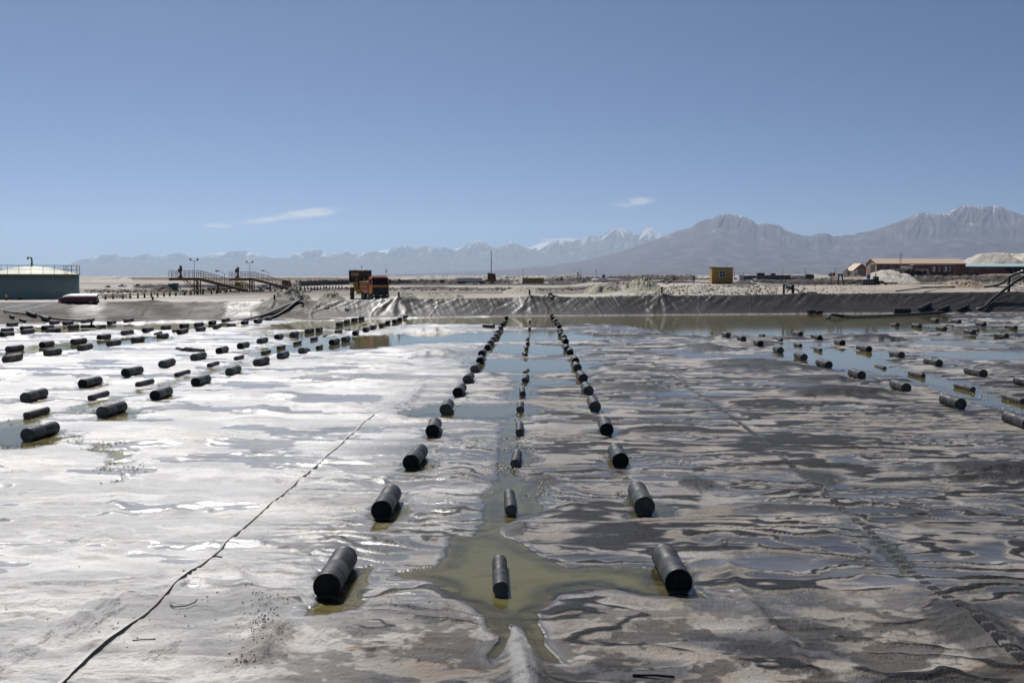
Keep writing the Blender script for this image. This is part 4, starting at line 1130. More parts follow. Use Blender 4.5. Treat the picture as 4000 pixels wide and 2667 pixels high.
# ---- green tank
def build_tank():
    f = hit(129, 1171); s = mpp(f.y + 3)
    r = 170 * s * 1.02; c = Vector((PD(129, 1171, f.y + r).x, f.y + r, f.z))
    r = 170 * mpp(c.y); H = PD(129, 1072, c.y - r).z - c.z; dome = 1.35
    t = empty('storage_tank', c)
    MB().lathe([(r, -.4), (r, H), (r - .05, H)], 72, 'Z').build('shell', M['tank'], t)
    MB().lathe([(r + .16, H - .12), (r + .16, H + .06), (r - .1, H + .06)], 72, 'Z').build('top_rim', M['rail'], t)
    MB().lathe([(r - .04, H + .05), (r * .7, H + dome * .42), (r * .35, H + dome * .8), (.3, H + dome), (.01, H + dome)], 64, 'Z').build('roof', M['tank_roof'], t)
    for q in range(3):
        MB().lathe([(r + .004, H * (q + 1) / 4 - .02), (r + .018, H * (q + 1) / 4), (r + .004, H * (q + 1) / 4 + .02)], 72, 'Z').build('plate_joint', M['tank'], t)
    n = 26
    for k_ in range(n):
        a = 2 * math.pi * (k_ + .35) / n
        p = Vector((math.cos(a), math.sin(a), 0)) * (r + .1)
        MB().tube([p + Vector((0, 0, H)), p + Vector((0, 0, H + 1.45))], .03, 6).build('rail_post', M['rail'], t)
    for z in (.75, 1.42):
        MB().tube([(math.cos(a) * (r + .1), math.sin(a) * (r + .1), H + z) for a in np.linspace(0, 2 * math.pi, 97)], .03, 6).build('handrail', M['rail'], t)
    MB().tube([(0, 0, H + dome - .05), (0, 0, H + dome + 1.05), (-.12, 0, H + dome + 1.3), (-.38, 0, H + dome + 1.38), (-.62, 0, H + dome + 1.25), (-.68, 0, H + dome + 1.0)], .13, 12).build('vent_pipe', M['steel'], t)
    MB().lathe([(.05, 0), (.28, 0), (.28, .07), (.05, .07)], 16, 'Z', (0, 0, H + dome + .25)).build('vent_flange', M['steel'], t)
    a = -.35
    lx, ly = (r + .3) * math.cos(a), (r + .3) * math.sin(a)
    lad = MB()
    for dx in (-.22, .22): lad.bar((lx - dx * math.sin(a), ly + dx * math.cos(a), H - .6), (lx - dx * math.sin(a), ly + dx * math.cos(a), H + 1.45), .05)
    for z in np.arange(H - .5, H + 1.4, .3): lad.bar((lx + .22 * math.sin(a), ly - .22 * math.cos(a), z), (lx - .22 * math.sin(a), ly + .22 * math.cos(a), z), .035)
    lad.build('ladder', M['rail'], t)
    tag(t, 'large sea-green storage tank with pale domed roof and yellow guard rail', 'tank')
build_tank()

# ---- striped bollards along the road, with ropes
BOL = [(25, 1173), (79, 1171), (132, 1169), (181, 1166), (221, 1164), (262, 1164), (303, 1165), (338, 1171), (379, 1170.5), (412, 1170), (442, 1168), (480, 1168), (509, 1166), (539, 1165), (565, 1163), (591, 1161), (616, 1160), (641, 1159), (663, 1157), (687, 1156), (721, 1154), (745, 1153), (772, 1151), (793, 1150), (826, 1148), (846, 1147), (862, 1146), (886, 1145), (901, 1144)]
bm_ = MB().lathe([(.14, -.2), (.14, .42), (.13, .43)], 14, 'Z')
bt_ = MB().lathe([(.135, .40), (.145, .42), (.145, .78), (.11, .84), (.01, .85)], 14, 'Z')
b0 = empty('bollard'); bm_.build('base', M['black'], b0); bt_.build('top', M['yellow'], b0)
bpos = []
for i, (px, py) in enumerate(BOL):
    p = hit(px, py); bpos.append(p)
    o = b0 if i == 0 else copy_tree(b0)
    o.location = p; o.rotation_euler = (R(rnd.gauss(0, 2)), R(rnd.gauss(0, 2)), rnd.random() * 6); s = p.y / 150; o.scale = (s, s, s)
    tag(o, 'yellow and black bollard, ' + (ORD[i] if i < 20 else 'twenty-' + ORD[i - 20]) + ' from the left along the road', 'bollard', 'bollards along the road')
for j, (a, b, w_) in enumerate(((2, 3, 'third and fourth'), (3, 4, 'fourth and fifth'), (4, 5, 'fifth and sixth'), (5, 6, 'sixth and seventh'))):
    A, B = bpos[a] + Vector((0, 0, .7)), bpos[b] + Vector((0, 0, .7))
    o = MB().tube([A.lerp(B, t) - Vector((0, 0, .30 * 4 * t * (1 - t))) for t in np.linspace(0, 1, 12)], .022, 6).build('rope', M['white'])
    tag(o, f'sagging rope between the {w_} bollards from the left', 'rope')
PST = [(1160, 1136), (1175, 1136), (1190, 1135.5), (1203, 1135), (1215, 1135), (1228, 1134.5), (1240, 1134), (1252, 1133.5), (1264, 1133), (1276, 1132.5), (1288, 1132), (1300, 1131.5), (1312, 1131), (1324, 1130.5), (1336, 1130)]
p0 = None
for i, (px, py) in enumerate(PST):
    p = hit(px, py)
    if p0 is None:
        p0 = o = MB().lathe([(.12, -.2), (.12, .8), (.09, .86), (.01, .87)], 10, 'Z').build('road_post', M['black'])
    else: o = copy_tree(p0)
    o.location = p; s = p.y / 210; o.scale = (s, s, s)
    tag(o, f'dark road post, {ORD[i]} from the left before the orange truck', 'post', 'dark road posts')

# ---- upturned boat on the crest, and the cone beside it
def build_boat():
    a = on_bank(165, 1.02); b = on_bank(332, 1.02)
    c = (a + b) / 2; c.z = max(a.z, b.z) - .02; L = (b - a).length
    t = empty('upturned_boat', c, math.atan2(b.y - a.y, b.x - a.x))
    n, m_ = 25, 13
    us = np.linspace(-.5, .5, n)
    v, f = [], []
    for u in us:
        wdt = .95 * (1 - max(0, (-u - .05) / .45) ** 2.2 * .85); hh = 1.0 * (1 - max(0, (-u - .1) / .40) ** 2.5 * .75)
        for k_ in range(m_):
            th = math.pi * k_ / (m_ - 1)
            v.append((u * L, math.cos(th) * wdt, .08 + hh * abs(math.sin(th)) ** .65))
    f = [(i * m_ + k_, i * m_ + k_ + 1, (i + 1) * m_ + k_ + 1, (i + 1) * m_ + k_) for i in range(n - 1) for k_ in range(m_ - 1)]
    lo = MB(); hi = MB()
    for q in f:
        zz_ = sum(v[i][2] for i in q) / 4
        (lo if zz_ < .72 else hi).add([v[i] for i in q], [(0, 1, 2, 3)], 0, True)
    lo.build('topsides', M['boat_red'], t); hi.build('hull_bottom', M['white'], t)
    MB().add([v[i] for i in range(m_)] , [tuple(range(m_))]).build('bow_face', M['boat_red'], t)
    MB().add([v[(n - 1) * m_ + i] for i in range(m_)], [tuple(range(m_))]).build('transom', M['white'], t)
    MB().tube([(u * L, -.97 * (1 - max(0, (-u - .05) / .45) ** 2.2 * .85), .10) for u in us], .06, 6).build('gunwale', M['black'], t)
    tag(t, 'upturned white and dark red boat on the bank below the tank', 'boat')
build_boat()
cp = on_bank(336, 1.05)
t = empty('traffic_cone', cp); MB().lathe([(.20, .04), (.05, .78), (.01, .80)], 14, 'Z').build('cone', M['red'], t); MB().box((0, 0, .02), (.5, .5, .06)).build('base', M['black'], t)
tag(t, 'dark red traffic cone at the stern of the upturned boat', 'cone')

# ---- stair platforms
def build_platform(xl, xr, ydeck, xe, ye, ybase, ytoprail, xpost, ypost, legs, xleg, label):
    g0 = hit(legs[0], ybase); Y = g0.y; s = mpp(Y)
    X = lambda px: PD(px, 1100, Y).x
    Z = lambda py: PD(1000, py, Y).z
    t = empty('stair_platform', (X(xl), Y, g0.z))
    o0 = Vector((X(xl), Y, g0.z))
    def W(px, py, dy=0.0): return Vector((X(px), Y + dy, Z(py))) - o0
    wd = 1.5; rail = (ydeck - ytoprail) * s
    for dy in (0, wd):
        MB().bar(W(xl, ydeck + 5, dy), W(xr, ydeck + 4, dy), .2, .52).build('deck_beam', M['yellow_old'], t)
        MB().bar(W(xr, ydeck + 4, dy), W(xe, ye, dy), .2, .52).build('stair_stringer', M['yellow_old'], t)
    MB().box((W(xl, ydeck + 1.5) + W(xr, ydeck + 1, wd)) / 2, (X(xr) - X(xl), wd, .05)).build('deck', M['steel'], t)
    ns = 14
    for i in range(ns):
        p = W(xr, ydeck + 3).lerp(W(xe, ye - 1), (i + .5) / ns)
        MB().box(p + Vector((0, wd / 2, .08)), (.34, wd, .05)).build('stair_tread', M['steel'], t)
    for dy in (0, wd):
        rl = Vector((0, 0, rail))
        for kz in (.34, .67, 1.0):
            MB().tube([W(xl, ydeck, dy) + rl * kz, W(xr, ydeck - 1, dy) + rl * kz], .045, 6).build('handrail', M['yellow_old'], t)
            MB().tube([W(xr, ydeck - 1, dy) + rl * kz, W(xe, ye - 3, dy) + rl * kz * .9], .045, 6).build('stair_rail', M['yellow_old'], t)
        for i in range(8):
            p = W(xl, ydeck, dy).lerp(W(xr, ydeck - 1, dy), i / 7)
            MB().tube([p, p + rl], .045, 6).build('rail_post', M['yellow_old'], t)
        for i in range(1, 10):
            p = W(xr, ydeck - 1, dy).lerp(W(xe, ye - 3, dy), i / 9)
            MB().tube([p, p + rl * .92], .045, 6).build('rail_post', M['yellow_old'], t)
    MB().tube([W(xl, ydeck, 0) + Vector((0, 0, rail)), W(xl, ydeck, wd) + Vector((0, 0, rail))], .045, 6).build('end_rail', M['yellow_old'], t)
    for px in legs:
        for dy in (.05, wd - .05):
            MB().bar(W(px, ydeck + 5, dy), W(px, ybase + 3, dy), .18).build('leg', M['yellow_old'], t)
    MB().bar(W(xleg, ydeck + (ye - ydeck) * (xleg - xr) / (xe - xr) + 6, wd / 2), W(xleg, ybase - 4, wd / 2), .45, .3).build('stair_support', M['yellow_old'], t)
    mid = xl + (xr - xl) * .47
    for dy in (.05, wd - .05):
        MB().bar(W(mid, ydeck + 8, dy), W(legs[0] - 1, ydeck + (ybase - ydeck) * .76, dy), .10).build('brace', M['yellow_old'], t)
        MB().bar(W(mid + 14, ydeck + 8, dy), W(legs[0] - 1, ydeck + (ybase - ydeck) * .60, dy), .10).build('brace', M['yellow_old'], t)
        MB().bar(W(legs[0] + 3, ydeck + 8, dy), W(legs[1], ydeck + (ybase - ydeck) * .40, dy), .08).build('brace', M['yellow_old'], t)
    MB().b2(W(xpost - 2.6, ydeck - 2, .5), W(xpost + 2.6, ypost, 1.0) ).build('hoist_column', M['yellow_old'], t)
    MB().b2(W(xpost - 9, ydeck - 22, .55), W(xpost - 3, ydeck - 36, .95)).build('motor', M['black'], t)
    MB().b2(W(xpost + 3.4, ydeck - 26, .6), W(xpost + 6, ydeck - 44, .8)).build('control_box', M['black'], t)
    MB().prism([(W(xpost - 12, 0).x, W(0, ydeck - 1).z), (W(xpost + 10, 0).x, W(0, ydeck - 1).z), (W(xpost + 3, 0).x, W(0, ydeck - 9).z), (W(xpost - 3, 0).x, W(0, ydeck - 9).z)], .45, 1.05).build('hoist_foot', M['yellow_old'], t)
    tag(t, label, 'platform', 'stair platforms')
    return X, Z, Y
X1, Z1, Y1 = build_platform(660, 775, 1086, 959, 1136, 1149, 1058.5, 701, 1037, (758, 773), 847, 'rusty yellow stair platform on legs, the nearer and larger of the two')
X2, Z2, Y2 = build_platform(895, 985, 1087, 1150, 1133, 1138, 1063, 925, 1044, (974, 986), 1052, 'rusty yellow stair platform on legs, the farther one beside the truck')
def flood_mast(px, ytop, ybase, half, Y, label):
    s = mpp(Y); b = PD(px, ybase, Y); b.z = gz(b.x, b.y); zt = PD(px, ytop, Y).z
    t = empty('floodlight_mast', b)
    MB().tube([(0, 0, -.2), (0, 0, zt - b.z)], [.06, .04], 8).build('pole', M['steel'], t)
    w = half * s
    MB().bar((-w, 0, zt - b.z - .05), (w, 0, zt - b.z - .05), .06).build('crossbar', M['steel'], t)
    for sg in (-1, 1):
        MB().box((sg * (w + .1), -.05, zt - b.z + .16), (.40, .22, .26), M=Matrix.Rotation(sg * -.7, 3, 'Y')).build('floodlight', M['black'], t)
    tag(t, label, 'floodlight', 'floodlight masts')
flood_mast(761, 1017, 1149, 12, Y1 + 1.9, 'twin floodlight mast rising behind the nearer stair platform')
flood_mast(977, 1026, 1138, 10, Y2 + 1.9, 'twin floodlight mast rising behind the farther stair platform')
def street_lamp(px, ybase, ytop, pxh, yh, Y, label, r=.07):
    b = PD(px, ybase, Y); b.z = gz(b.x, b.y)
    tp = PD(px - 3, ytop, Y) - b; hd = PD(pxh, yh, Y) - b
    t = empty('street_lamp', b)
    MB().tube([(0, 0, -.2), tp], [r, r * .7], 8).build('pole', M['steel'], t)
    mid = tp.lerp(hd, .55) + Vector((0, 0, .18))
    MB().tube([tp - Vector((0, 0, .5)), tp, mid, hd], r * .55, 8).build('arm', M['steel'], t)
    MB().lathe([(.01, -.45), (.14, -.3), (.17, .1), (.08, .35), (.01, .4)], 12, 'X', hd).build('lamp_head', M['grey'], t)
    tag(t, label, 'street lamp', 'street lamps')
street_lamp(880, 1143, 1068, 848, 1058, Y1 + 4, 'curved-arm street lamp beside the nearer stair platform')
street_lamp(1053, 1134, 1068, 1027, 1057, Y2 + 4, 'curved-arm street lamp beside the farther stair platform')
# teal tanks
p = hit(672, 1140)
for i, (a, b, tp) in enumerate(((655, 672, 1109), (672.5, 690, 1107))):
    s = mpp(p.y); x0, x1 = PD(a, 1100, p.y).x, PD(b, 1100, p.y).x; zt = PD(0, tp, p.y).z - p.z
    t = empty('teal_cabinet', ((x0 + x1) / 2, p.y + .7, p.z))
    w = x1 - x0
    MB().box((0, 0, zt / 2 - .05), (w - .05, 1.2, zt + .1)).build('body', M['teal'], t, bevel=.03)
    MB().box((0, 0, zt + .02), (w, 1.3, .06)).build('lid', M['black'], t)
    for q in (-.25, .25): MB().box((q * w, -.615, zt * .5), (w * .4, .03, zt * .8)).build('door', M['teal'], t)
    tag(t, ('shorter left' if i == 0 else 'taller right') + ' one of the twin teal cabinets by the stair platform', 'cabinet')
# ------------------------------------------------------------------ vehicles
def build_tipper():
    p = hit(1470, 1170.5)
    Y = 139.5; s = mpp(Y); x = PD(1486, 1100, Y).x
    c = Vector((x, Y, gz(x, Y) + .05))
    t = empty('tipper_truck', c, R(21))
    # local: forward is -y, nose at y = 0
    def part(name, mb, mat, par=None, bevel=0.0): return mb.build(name, mat, par or t, bevel)
    cab = MB()
    cab.prism([(0, 1.02), (-.02, 2.22), (.34, 3.22), (2.05, 3.30), (2.10, 1.02)], -1.22, 1.22, axis='X')
    cabo = part('cab', cab, M['orange'], bevel=.06)
    part('windscreen', MB().add([(-1.12, -.045, 2.24), (1.12, -.045, 2.24), (1.06, .30, 3.12), (-1.06, .30, 3.12)], [(0, 1, 2, 3)]).add([(-1.12, -.06, 2.26), (1.12, -.06, 2.26), (1.06, .285, 3.12), (-1.06, .285, 3.12)], [(0, 1, 2, 3)]), M['glass'], cabo)
    part('sun_visor', MB().box((0, .16, 3.20), (2.3, .34, .10)), M['orange_old'], cabo)
    part('roof', MB().box((0, 1.2, 3.34), (2.3, 1.7, .10)), M['orange_old'], cabo, .03)
    part('grille', MB().b2((-1.05, -.09, .98), (1.05, .0, 1.84)), M['black'], cabo, .03)
    for z in (1.12, 1.30, 1.48, 1.66): part('grille_bar', MB().b2((-1.0, -.115, z - .025), (1.0, -.092, z + .025)), M['black'], cabo)
    em = MB(); em.tube([(.17 * math.cos(a), -.13, 1.62 + .17 * math.sin(a)) for a in np.linspace(0, 2 * math.pi, 25)], .014, 6)
    for a in (90, 210, 330): em.bar((0, -.13, 1.62), (.16 * math.cos(R(a)), -.13, 1.62 + .16 * math.sin(R(a))), .02)
    part('emblem', em, M['steel'], cabo)
    part('stripe', MB().b2((-1.18, -.035, 1.98), (1.18, -.022, 2.06)), M['stripe'], cabo)
    part('bumper', MB().b2((-1.24, -.14, .42), (1.24, .22, .98)), M['black'], t, .05)
    for sx in (-1, 1):
        part('headlight', MB().lathe([(.01, -.165), (.10, -.16), (.15, -.14), (.15, -.08)], 14, 'Y', (sx * .98, 0, .78)), M['lamp'])
        part('mirror', MB().b2((sx * 1.42 - .10, .12, 2.2), (sx * 1.42 + .10, .28, 3.0)), M['black'], None, .03)
        part('mirror_arm', MB().bar((sx * 1.15, .25, 3.02), (sx * 1.42, .22, 3.02), .05).bar((sx * 1.15, .25, 2.3), (sx * 1.42, .22, 2.25), .05), M['black'])
        part('side_window', MB().prism([(.42, 2.28), (.62, 3.05), (1.55, 3.05), (1.55, 2.28)], sx * 1.222, sx * 1.235, axis='X'), M['glass'], cabo)
        for a, b in (((.36, 1.22), (1.62, 1.10)), ((1.62, 1.10), (1.62, 3.10)), ((.36, 1.22), (.36, 2.1))):
            part('door_tape', MB().bar((sx * 1.24, a[0], a[1]), (sx * 1.24, b[0], b[1]), .02, .07), M['stripe'], cabo)
        part('door_handle', MB().box((sx * 1.25, 1.42, 1.95), (.04, .18, .05)), M['black'], cabo)
        part('cab_step', MB().b2((sx * 1.22 - .12, .5, .45), (sx * 1.22 + .02, 1.0, 1.0)), M['black'])
        part('mudguard', MB().lathe([(.62, -.16), (.62, .16)], 20, 'X', (sx * 1.05, 1.35, .52)), M['black'])
    part('number_plate', MB().b2((-.26, -.16, .66), (.26, -.145, .79)), M['plate'])
    part('chassis', MB().b2((-.45, .3, .62), (.45, 8.3, .98)), M['black'])
    part('fuel_tank', MB().lathe([(.01, 2.35), (.34, 2.35), (.34, 3.0), (.01, 3.0)], 18, 'Y', (-.95, 0, .72)), M['steel'])
    body = MB()
    x1, zb, zt = 1.24, 1.12, 2.62
    for sx in (-1, 1):
        body.prism([(sx * .95, zb), (sx * x1, zb + .45), (sx * x1, zt), (sx * (x1 - .07), zt), (sx * (x1 - .07), zb + .48), (sx * .9, zb + .06)], 2.75, 8.4)
    body.b2((-.97, 2.75, zb), (.97, 8.4, zb + .07)); body.b2((-x1 + .02, 8.33, zb), (x1 - .02, 8.42, zt - .05))
    bo = part('tipper_body', body, M['orange_old'])
    part('headboard', MB().b2((-1.22, 2.55, 1.2), (1.22, 2.70, 3.15)).b2((-1.22, 1.55, 3.46), (1.22, 2.72, 3.54)), M['orange'], bo)
    for y in (2.9, 4.0, 5.1, 6.2, 7.3, 8.25):
        for sx in (-1, 1): part('rib', MB().b2((sx * (x1 + .035) - .035, y - .07, zb + .4), (sx * (x1 + .035) + .035, y + .07, zt - .1)), M['orange_old'], bo)
    for sx in (-1, 1):
        part('top_rail', MB().b2((sx * (x1 + .02) - .07, 2.72, zt - .02), (sx * (x1 + .02) + .07, 8.4, zt + .08)), M['stripe'], bo)
        part('side_tape', MB().b2((sx * (x1 + .078) - .006, 2.9, 1.92), (sx * (x1 + .078) + .006, 8.2, 1.99)), M['stripe'], bo)
        part('worn_decal', MB().lathe([(.01, -.004), (.20, -.004), (.20, .004), (.01, .004)], 14, 'X', (sx * (x1 + .09), 5.2, 2.1)), M['grey'], bo)
    n = 26; u = np.linspace(-1.12, 1.12, n); v = np.linspace(2.8, 8.3, n); U_, V_ = np.meshgrid(u, v)
    Zl = zt - .35 + .55 * np.clip(1 - (U_ / 1.15) ** 2, 0, 1) + .22 * fbm(U_ * 2, V_ * 2, 4, 5)
    ld = grid_mesh('salt_load', U_, V_, Zl, M['salt_white'], smooth=False); ld.parent = bo
    for y in (1.35, 3.25, 6.15, 7.55):
        for sx in (-1, 1):
            w = MB(); wheel(w, (sx * 1.02, y, .52), .52, .34)
            part('wheel', w, [M['rubber'], M['rim']])
    pl = part('flag_pole', MB().tube([(1.1, 1.6, 3.3), (1.12, 1.62, 4.55)], .015, 6), M['steel'])
    part('flag', MB().add([(1.12, 1.62, 4.5), (1.12, 1.62, 4.05), (1.34, 1.55, 4.0), (1.22, 1.58, 4.3)], [(0, 1, 2, 3)]).add([(1.12, 1.65, 4.5), (1.12, 1.65, 4.05), (1.34, 1.58, 4.0), (1.22, 1.61, 4.3)], [(3, 2, 1, 0)]), M['flag'], pl)
    tag(t, 'orange tipper truck with yellow tape, loaded with salt behind the bank', 'truck')
    return c
TC = build_tipper()
def build_loader():
    Y = 147.5; xb = PD(1411, 1100, Y).x; zg = gz(xb, Y)
    t = empty('wheel_loader', (xb - 1.0, Y + 4.9, zg), R(10))
    def part(name, mb, mat, par=None, bevel=0.0): return mb.build(name, mat, par or t, bevel)
    # forward is -y; bucket raised at y about -4.6
    part('engine_hood', MB().b2((-1.1, 1.6, 1.2), (1.1, 4.4, 2.7)), M['yellow'], None, .1)
    part('frame', MB().b2((-.6, -1.6, .8), (.6, 2.0, 1.5)), M['yellow'])
    cabo = part('cab', MB().b2((-.85, .0, 1.9), (.85, 1.6, 3.6)), M['glass'], None, .05)
    part('cab_roof', MB().b2((-.95, -.1, 3.6), (.95, 1.7, 3.75)), M['yellow'], cabo)
    for sx in (-1, 1):
        for y in (0.02, 1.58): part('cab_pillar', MB().b2((sx * .86 - .05, y - .05, 1.9), (sx * .86 + .05, y + .05, 3.6)), M['yellow'], cabo)
        for y in (-1.3, 3.2):
            w = MB(); wheel(w, (sx * 1.25, y, .86), .86, .62)
            for a in range(18):
                th = 2 * math.pi * a / 18
                w.box((sx * 1.25 + (.14 if a % 2 else -.14), y + math.cos(th) * .87, .86 + math.sin(th) * .87), (.32, .12, .10), 0, M=Matrix.Rotation(th, 3, 'X'))
            part('wheel', w, [M['rubber'], M['yellow']])
            part('fender', MB().lathe([(1.02, -.3), (1.02, .3)], 24, 'X', (sx * 1.25, y, .86)) if False else MB().b2((sx * 1.25 - .33, y - .8, 1.78), (sx * 1.25 + .33, y + .8, 1.86)), M['yellow'])
        part('lift_arm', MB().bar((sx * .55, -.8, 1.9), (sx * .55, -2.8, 2.6), .22, .42).bar((sx * .55, -2.8, 2.6), (sx * .55, -4.8, 3.0), .22, .38), M['yellow'])
        part('lift_cylinder', MB().tube([(sx * .5, -1.2, 1.2), (sx * .5, -2.9, 2.4)], .09, 8), M['steel'])
        for zz_ in (2.05, 2.5): part('work_light', MB().lathe([(.01, -.06), (.12, -.05), (.13, 0), (.01, .02)], 12, 'Y', (sx * 1.28, -1.85, zz_ + .3)), M['lamp'])
        part('light_post', MB().bar((sx * 1.28, -1.75, 1.8), (sx * 1.28, -1.75, 3.0), .06), M['black'])
    part('tilt_link', MB().bar((0, -1.4, 2.4), (0, -4.3, 3.4), .18, .26), M['yellow'])
    bk = MB()
    prof = [(a_, b_ - 1.4) for a_, b_ in [(-5.0, 4.0), (-4.45, 4.35), (-4.25, 4.9), (-4.5, 5.5), (-5.35, 5.75), (-5.4, 5.68), (-4.6, 5.40), (-4.40, 4.9), (-4.55, 4.42), (-5.05, 4.08)]]
    bk.prism(prof, -1.62, 1.62, axis='X')
    for sx in (-1, 1): bk.prism(prof[:5], sx * 1.62 - .04, sx * 1.62 + .04, axis='X')
    b_ = part('bucket', bk, M['bucket'])
    part('bucket_lip', MB().b2((-1.64, -5.46, 4.26), (1.64, -5.28, 4.40)), M['salt_white'], b_)
    for sx in (-1, 1): part('spill_guard', MB().bar((sx * .35, -5.2, 4.35), (sx * .85, -4.9, 4.58), .25, .06), M['yellow'], b_)
    n = 16; u = np.linspace(-1.35, -.2, n); v = np.linspace(0, 1, 10); U_, V_ = np.meshgrid(u, v)
    ck = grid_mesh('caked_salt', U_, -4.62 - .62 * V_ ** 2 - .06 * np.cos(U_ * 2.7 + 2), 3.5 + .55 * V_ + .1 * fbm(U_ * 3, V_ * 3, 2, 3), M['sand'], smooth=True); ck.parent = b_
    pl = part('flag_pole', MB().tube([(0.2, 1.0, 3.7), (0.2, 1.0, 5.2)], .015, 6), M['steel'])
    part('pennant', MB().add([(.2, 1, 5.15), (.2, 1, 4.8), (.42, .95, 4.75)], [(0, 1, 2)]), M['blue'], pl)
    tag(t, 'yellow wheel loader with raised dark bucket tipping salt behind the truck', 'loader')
build_loader()
def wheels_row(t, ys, hw, r, w=.3, name='wheel', axis='X'):
    for y in ys:
        for sx in (-1, 1):
            m_ = MB(); wheel(m_, (sx * hw, y, r), r, w); m_.build(name, [M['rubber'], M['rim']], t)
def tipper_trailer(px0, px1, pyt, pyb, cabpx, cabtop, cabcol, label, load=True, bodycol='white', Y=None):
    """side-on articulated truck; cab to the right"""
    p = hit((px0 + px1) / 2, pyb) if Y is None else PD((px0 + px1) / 2, pyb, Y)
    s = mpp(p.y); x0, x1 = PD(px0, 0, p.y).x, PD(px1, 0, p.y).x; zt = PD(0, pyt, p.y).z - p.z
    t = empty('articulated_truck', (x0, p.y + 1.2, p.z)); L = x1 - x0
    zb = zt * .48
    MB().prism([(0, zt), (.25, zb), (L - .3, zb), (L, zt), (L - .1, zt), (L - .35, zb + .1), (.3, zb + .1), (.1, zt)], -1.2, 1.2).build('trailer_body', M[bodycol], t)
    MB().prism([(0, zt), (.25, zb), (L - .3, zb), (L, zt)], -1.22, -1.18).build('side_panel', M[bodycol], t)
    for i in range(7):
        MB().b2((L * (i + .7) / 7.4 - .05, -1.27, zb + .05), (L * (i + .7) / 7.4 + .05, -1.22, zt)).build('rib', M[bodycol], t)
    MB().b2((0, -.4, zb - .35), (L + 2.2, .4, zb - .05)).build('chassis', M['black'], t)
    rr_ = min(.62, zb * .45)
    for q in (.10, .20, .30, .95, 1.05):
        for dy in (-1.0, 1.0):
            w = MB(); wheel(w, (L * q, dy, rr_), rr_, .3, 'Y'); w.build('wheel', [M['rubber'], M['rim']], t)
    if load:
        n = 40; u = np.linspace(.1, L - .1, n); v = np.linspace(-1.15, 1.15, 12); U_, V_ = np.meshgrid(u, v)
        Zl = zt - .1 + zt * .22 * np.clip(np.sin(U_ / L * math.pi) * (1 - (V_ / 1.2) ** 2), 0, 1) + .12 * fbm(U_, V_, 3, 4)
        o = grid_mesh('salt_load', U_, V_, Zl, M['salt_white'], smooth=False); o.parent = t
    cx0, cx1 = PD(cabpx[0], 0, p.y).x - x0, PD(cabpx[1], 0, p.y).x - x0; ct = PD(0, cabtop, p.y).z - p.z
    cab = MB().prism([(cx0, .9 * ct / 3.5), (cx1, .9 * ct / 3.5), (cx1 + .1, ct * .55), (cx1 - .25, ct * .93), (cx0 + .3, ct), (cx0, ct)], -1.22, 1.22).build('cab', M[cabcol], t, .05)
    MB().prism([(cx1 - 1.0, ct * .58), (cx1 - .08, ct * .58), (cx1 - .32, ct * .86), (cx1 - 1.0, ct * .86)], -1.235, -1.225).build('side_window', M['glass'], cab)
    MB().b2((cx0 + .1, -1.25, ct * .40), (cx1, -1.225, ct * .43)).build('stripe', M['stripe'], cab)
    w = MB(); wheel(w, ((cx0 + cx1) / 2 + .3, -1.0, rr_), rr_, .3, 'Y'); w.build('wheel', [M['rubber'], M['rim']], t)
    tag(t, label, 'truck')
tipper_trailer(1778, 1881, 1086, 1111.5, (1903, 1935), 1066, 'red', 'articulated salt truck with pale tipper trailer and dark red cab, beside the mast')
tipper_trailer(783, 845, 1113, 1134, (896, 919), 1100, 'yellow', 'white loaded trailer truck with yellow cab behind the nearer stair platform', Y=235)
tipper_trailer(1052, 1078, 1113, 1130, (1084, 1112), 1092, 'red', 'truck with dark red cab behind the farther stair platform', Y=245)
def pickup(px0, px1, pyt, pyb, col, label, Y=None, flip=False):
    p = hit((px0 + px1) / 2, pyb) if Y is None else PD((px0 + px1) / 2, pyb, Y)
    L = (px1 - px0) * mpp(p.y); H = PD(0, pyt, p.y).z - p.z
    t = empty('pickup', (p.x, p.y + .9, p.z)); f = -1 if flip else 1
    X = lambda a: f * (a - .5) * L
    MB().prism([(X(0), H * .22), (X(1), H * .22), (X(1), H * .52), (X(.78), H * .60), (X(.68), H), (X(.42), H), (X(.38), H * .60), (X(0), H * .60)], -.85, .85).build('body', M[col], t, .03)
    MB().prism([(X(.44), H * .63), (X(.75), H * .63), (X(.67), H * .93), (X(.44), H * .93)], -.865, -.853).build('side_window', M['glass'], t)
    MB().b2((min(X(.985), X(1.01)), -.8, H * .25), (max(X(.985), X(1.01)), .8, H * .36)).build('bumper', M['black'], t)
    for q in (.2, .8):
        for dy in (-.72, .72):
            w = MB(); wheel(w, (X(q), dy, H * .2), H * .2, .25, 'Y'); w.build('wheel', [M['rubber'], M['rim']], t)
    tag(t, label, 'pickup')
pickup(461, 487, 1109.5, 1121, 'white', 'white pickup parked on the far salt flat')
pickup(520, 548, 1109.5, 1121, 'red', 'dark red pickup parked on the far salt flat')
pickup(1003, 1050, 1111, 1129, 'white', 'white pickup under the farther stair platform', Y=228)
pickup(2261, 2296, 1090, 1104, 'white', 'white pickup parked by the signal post')
pickup(3982, 4012, 1055, 1069, 'white', 'white car parked by the red barriers', Y=470)
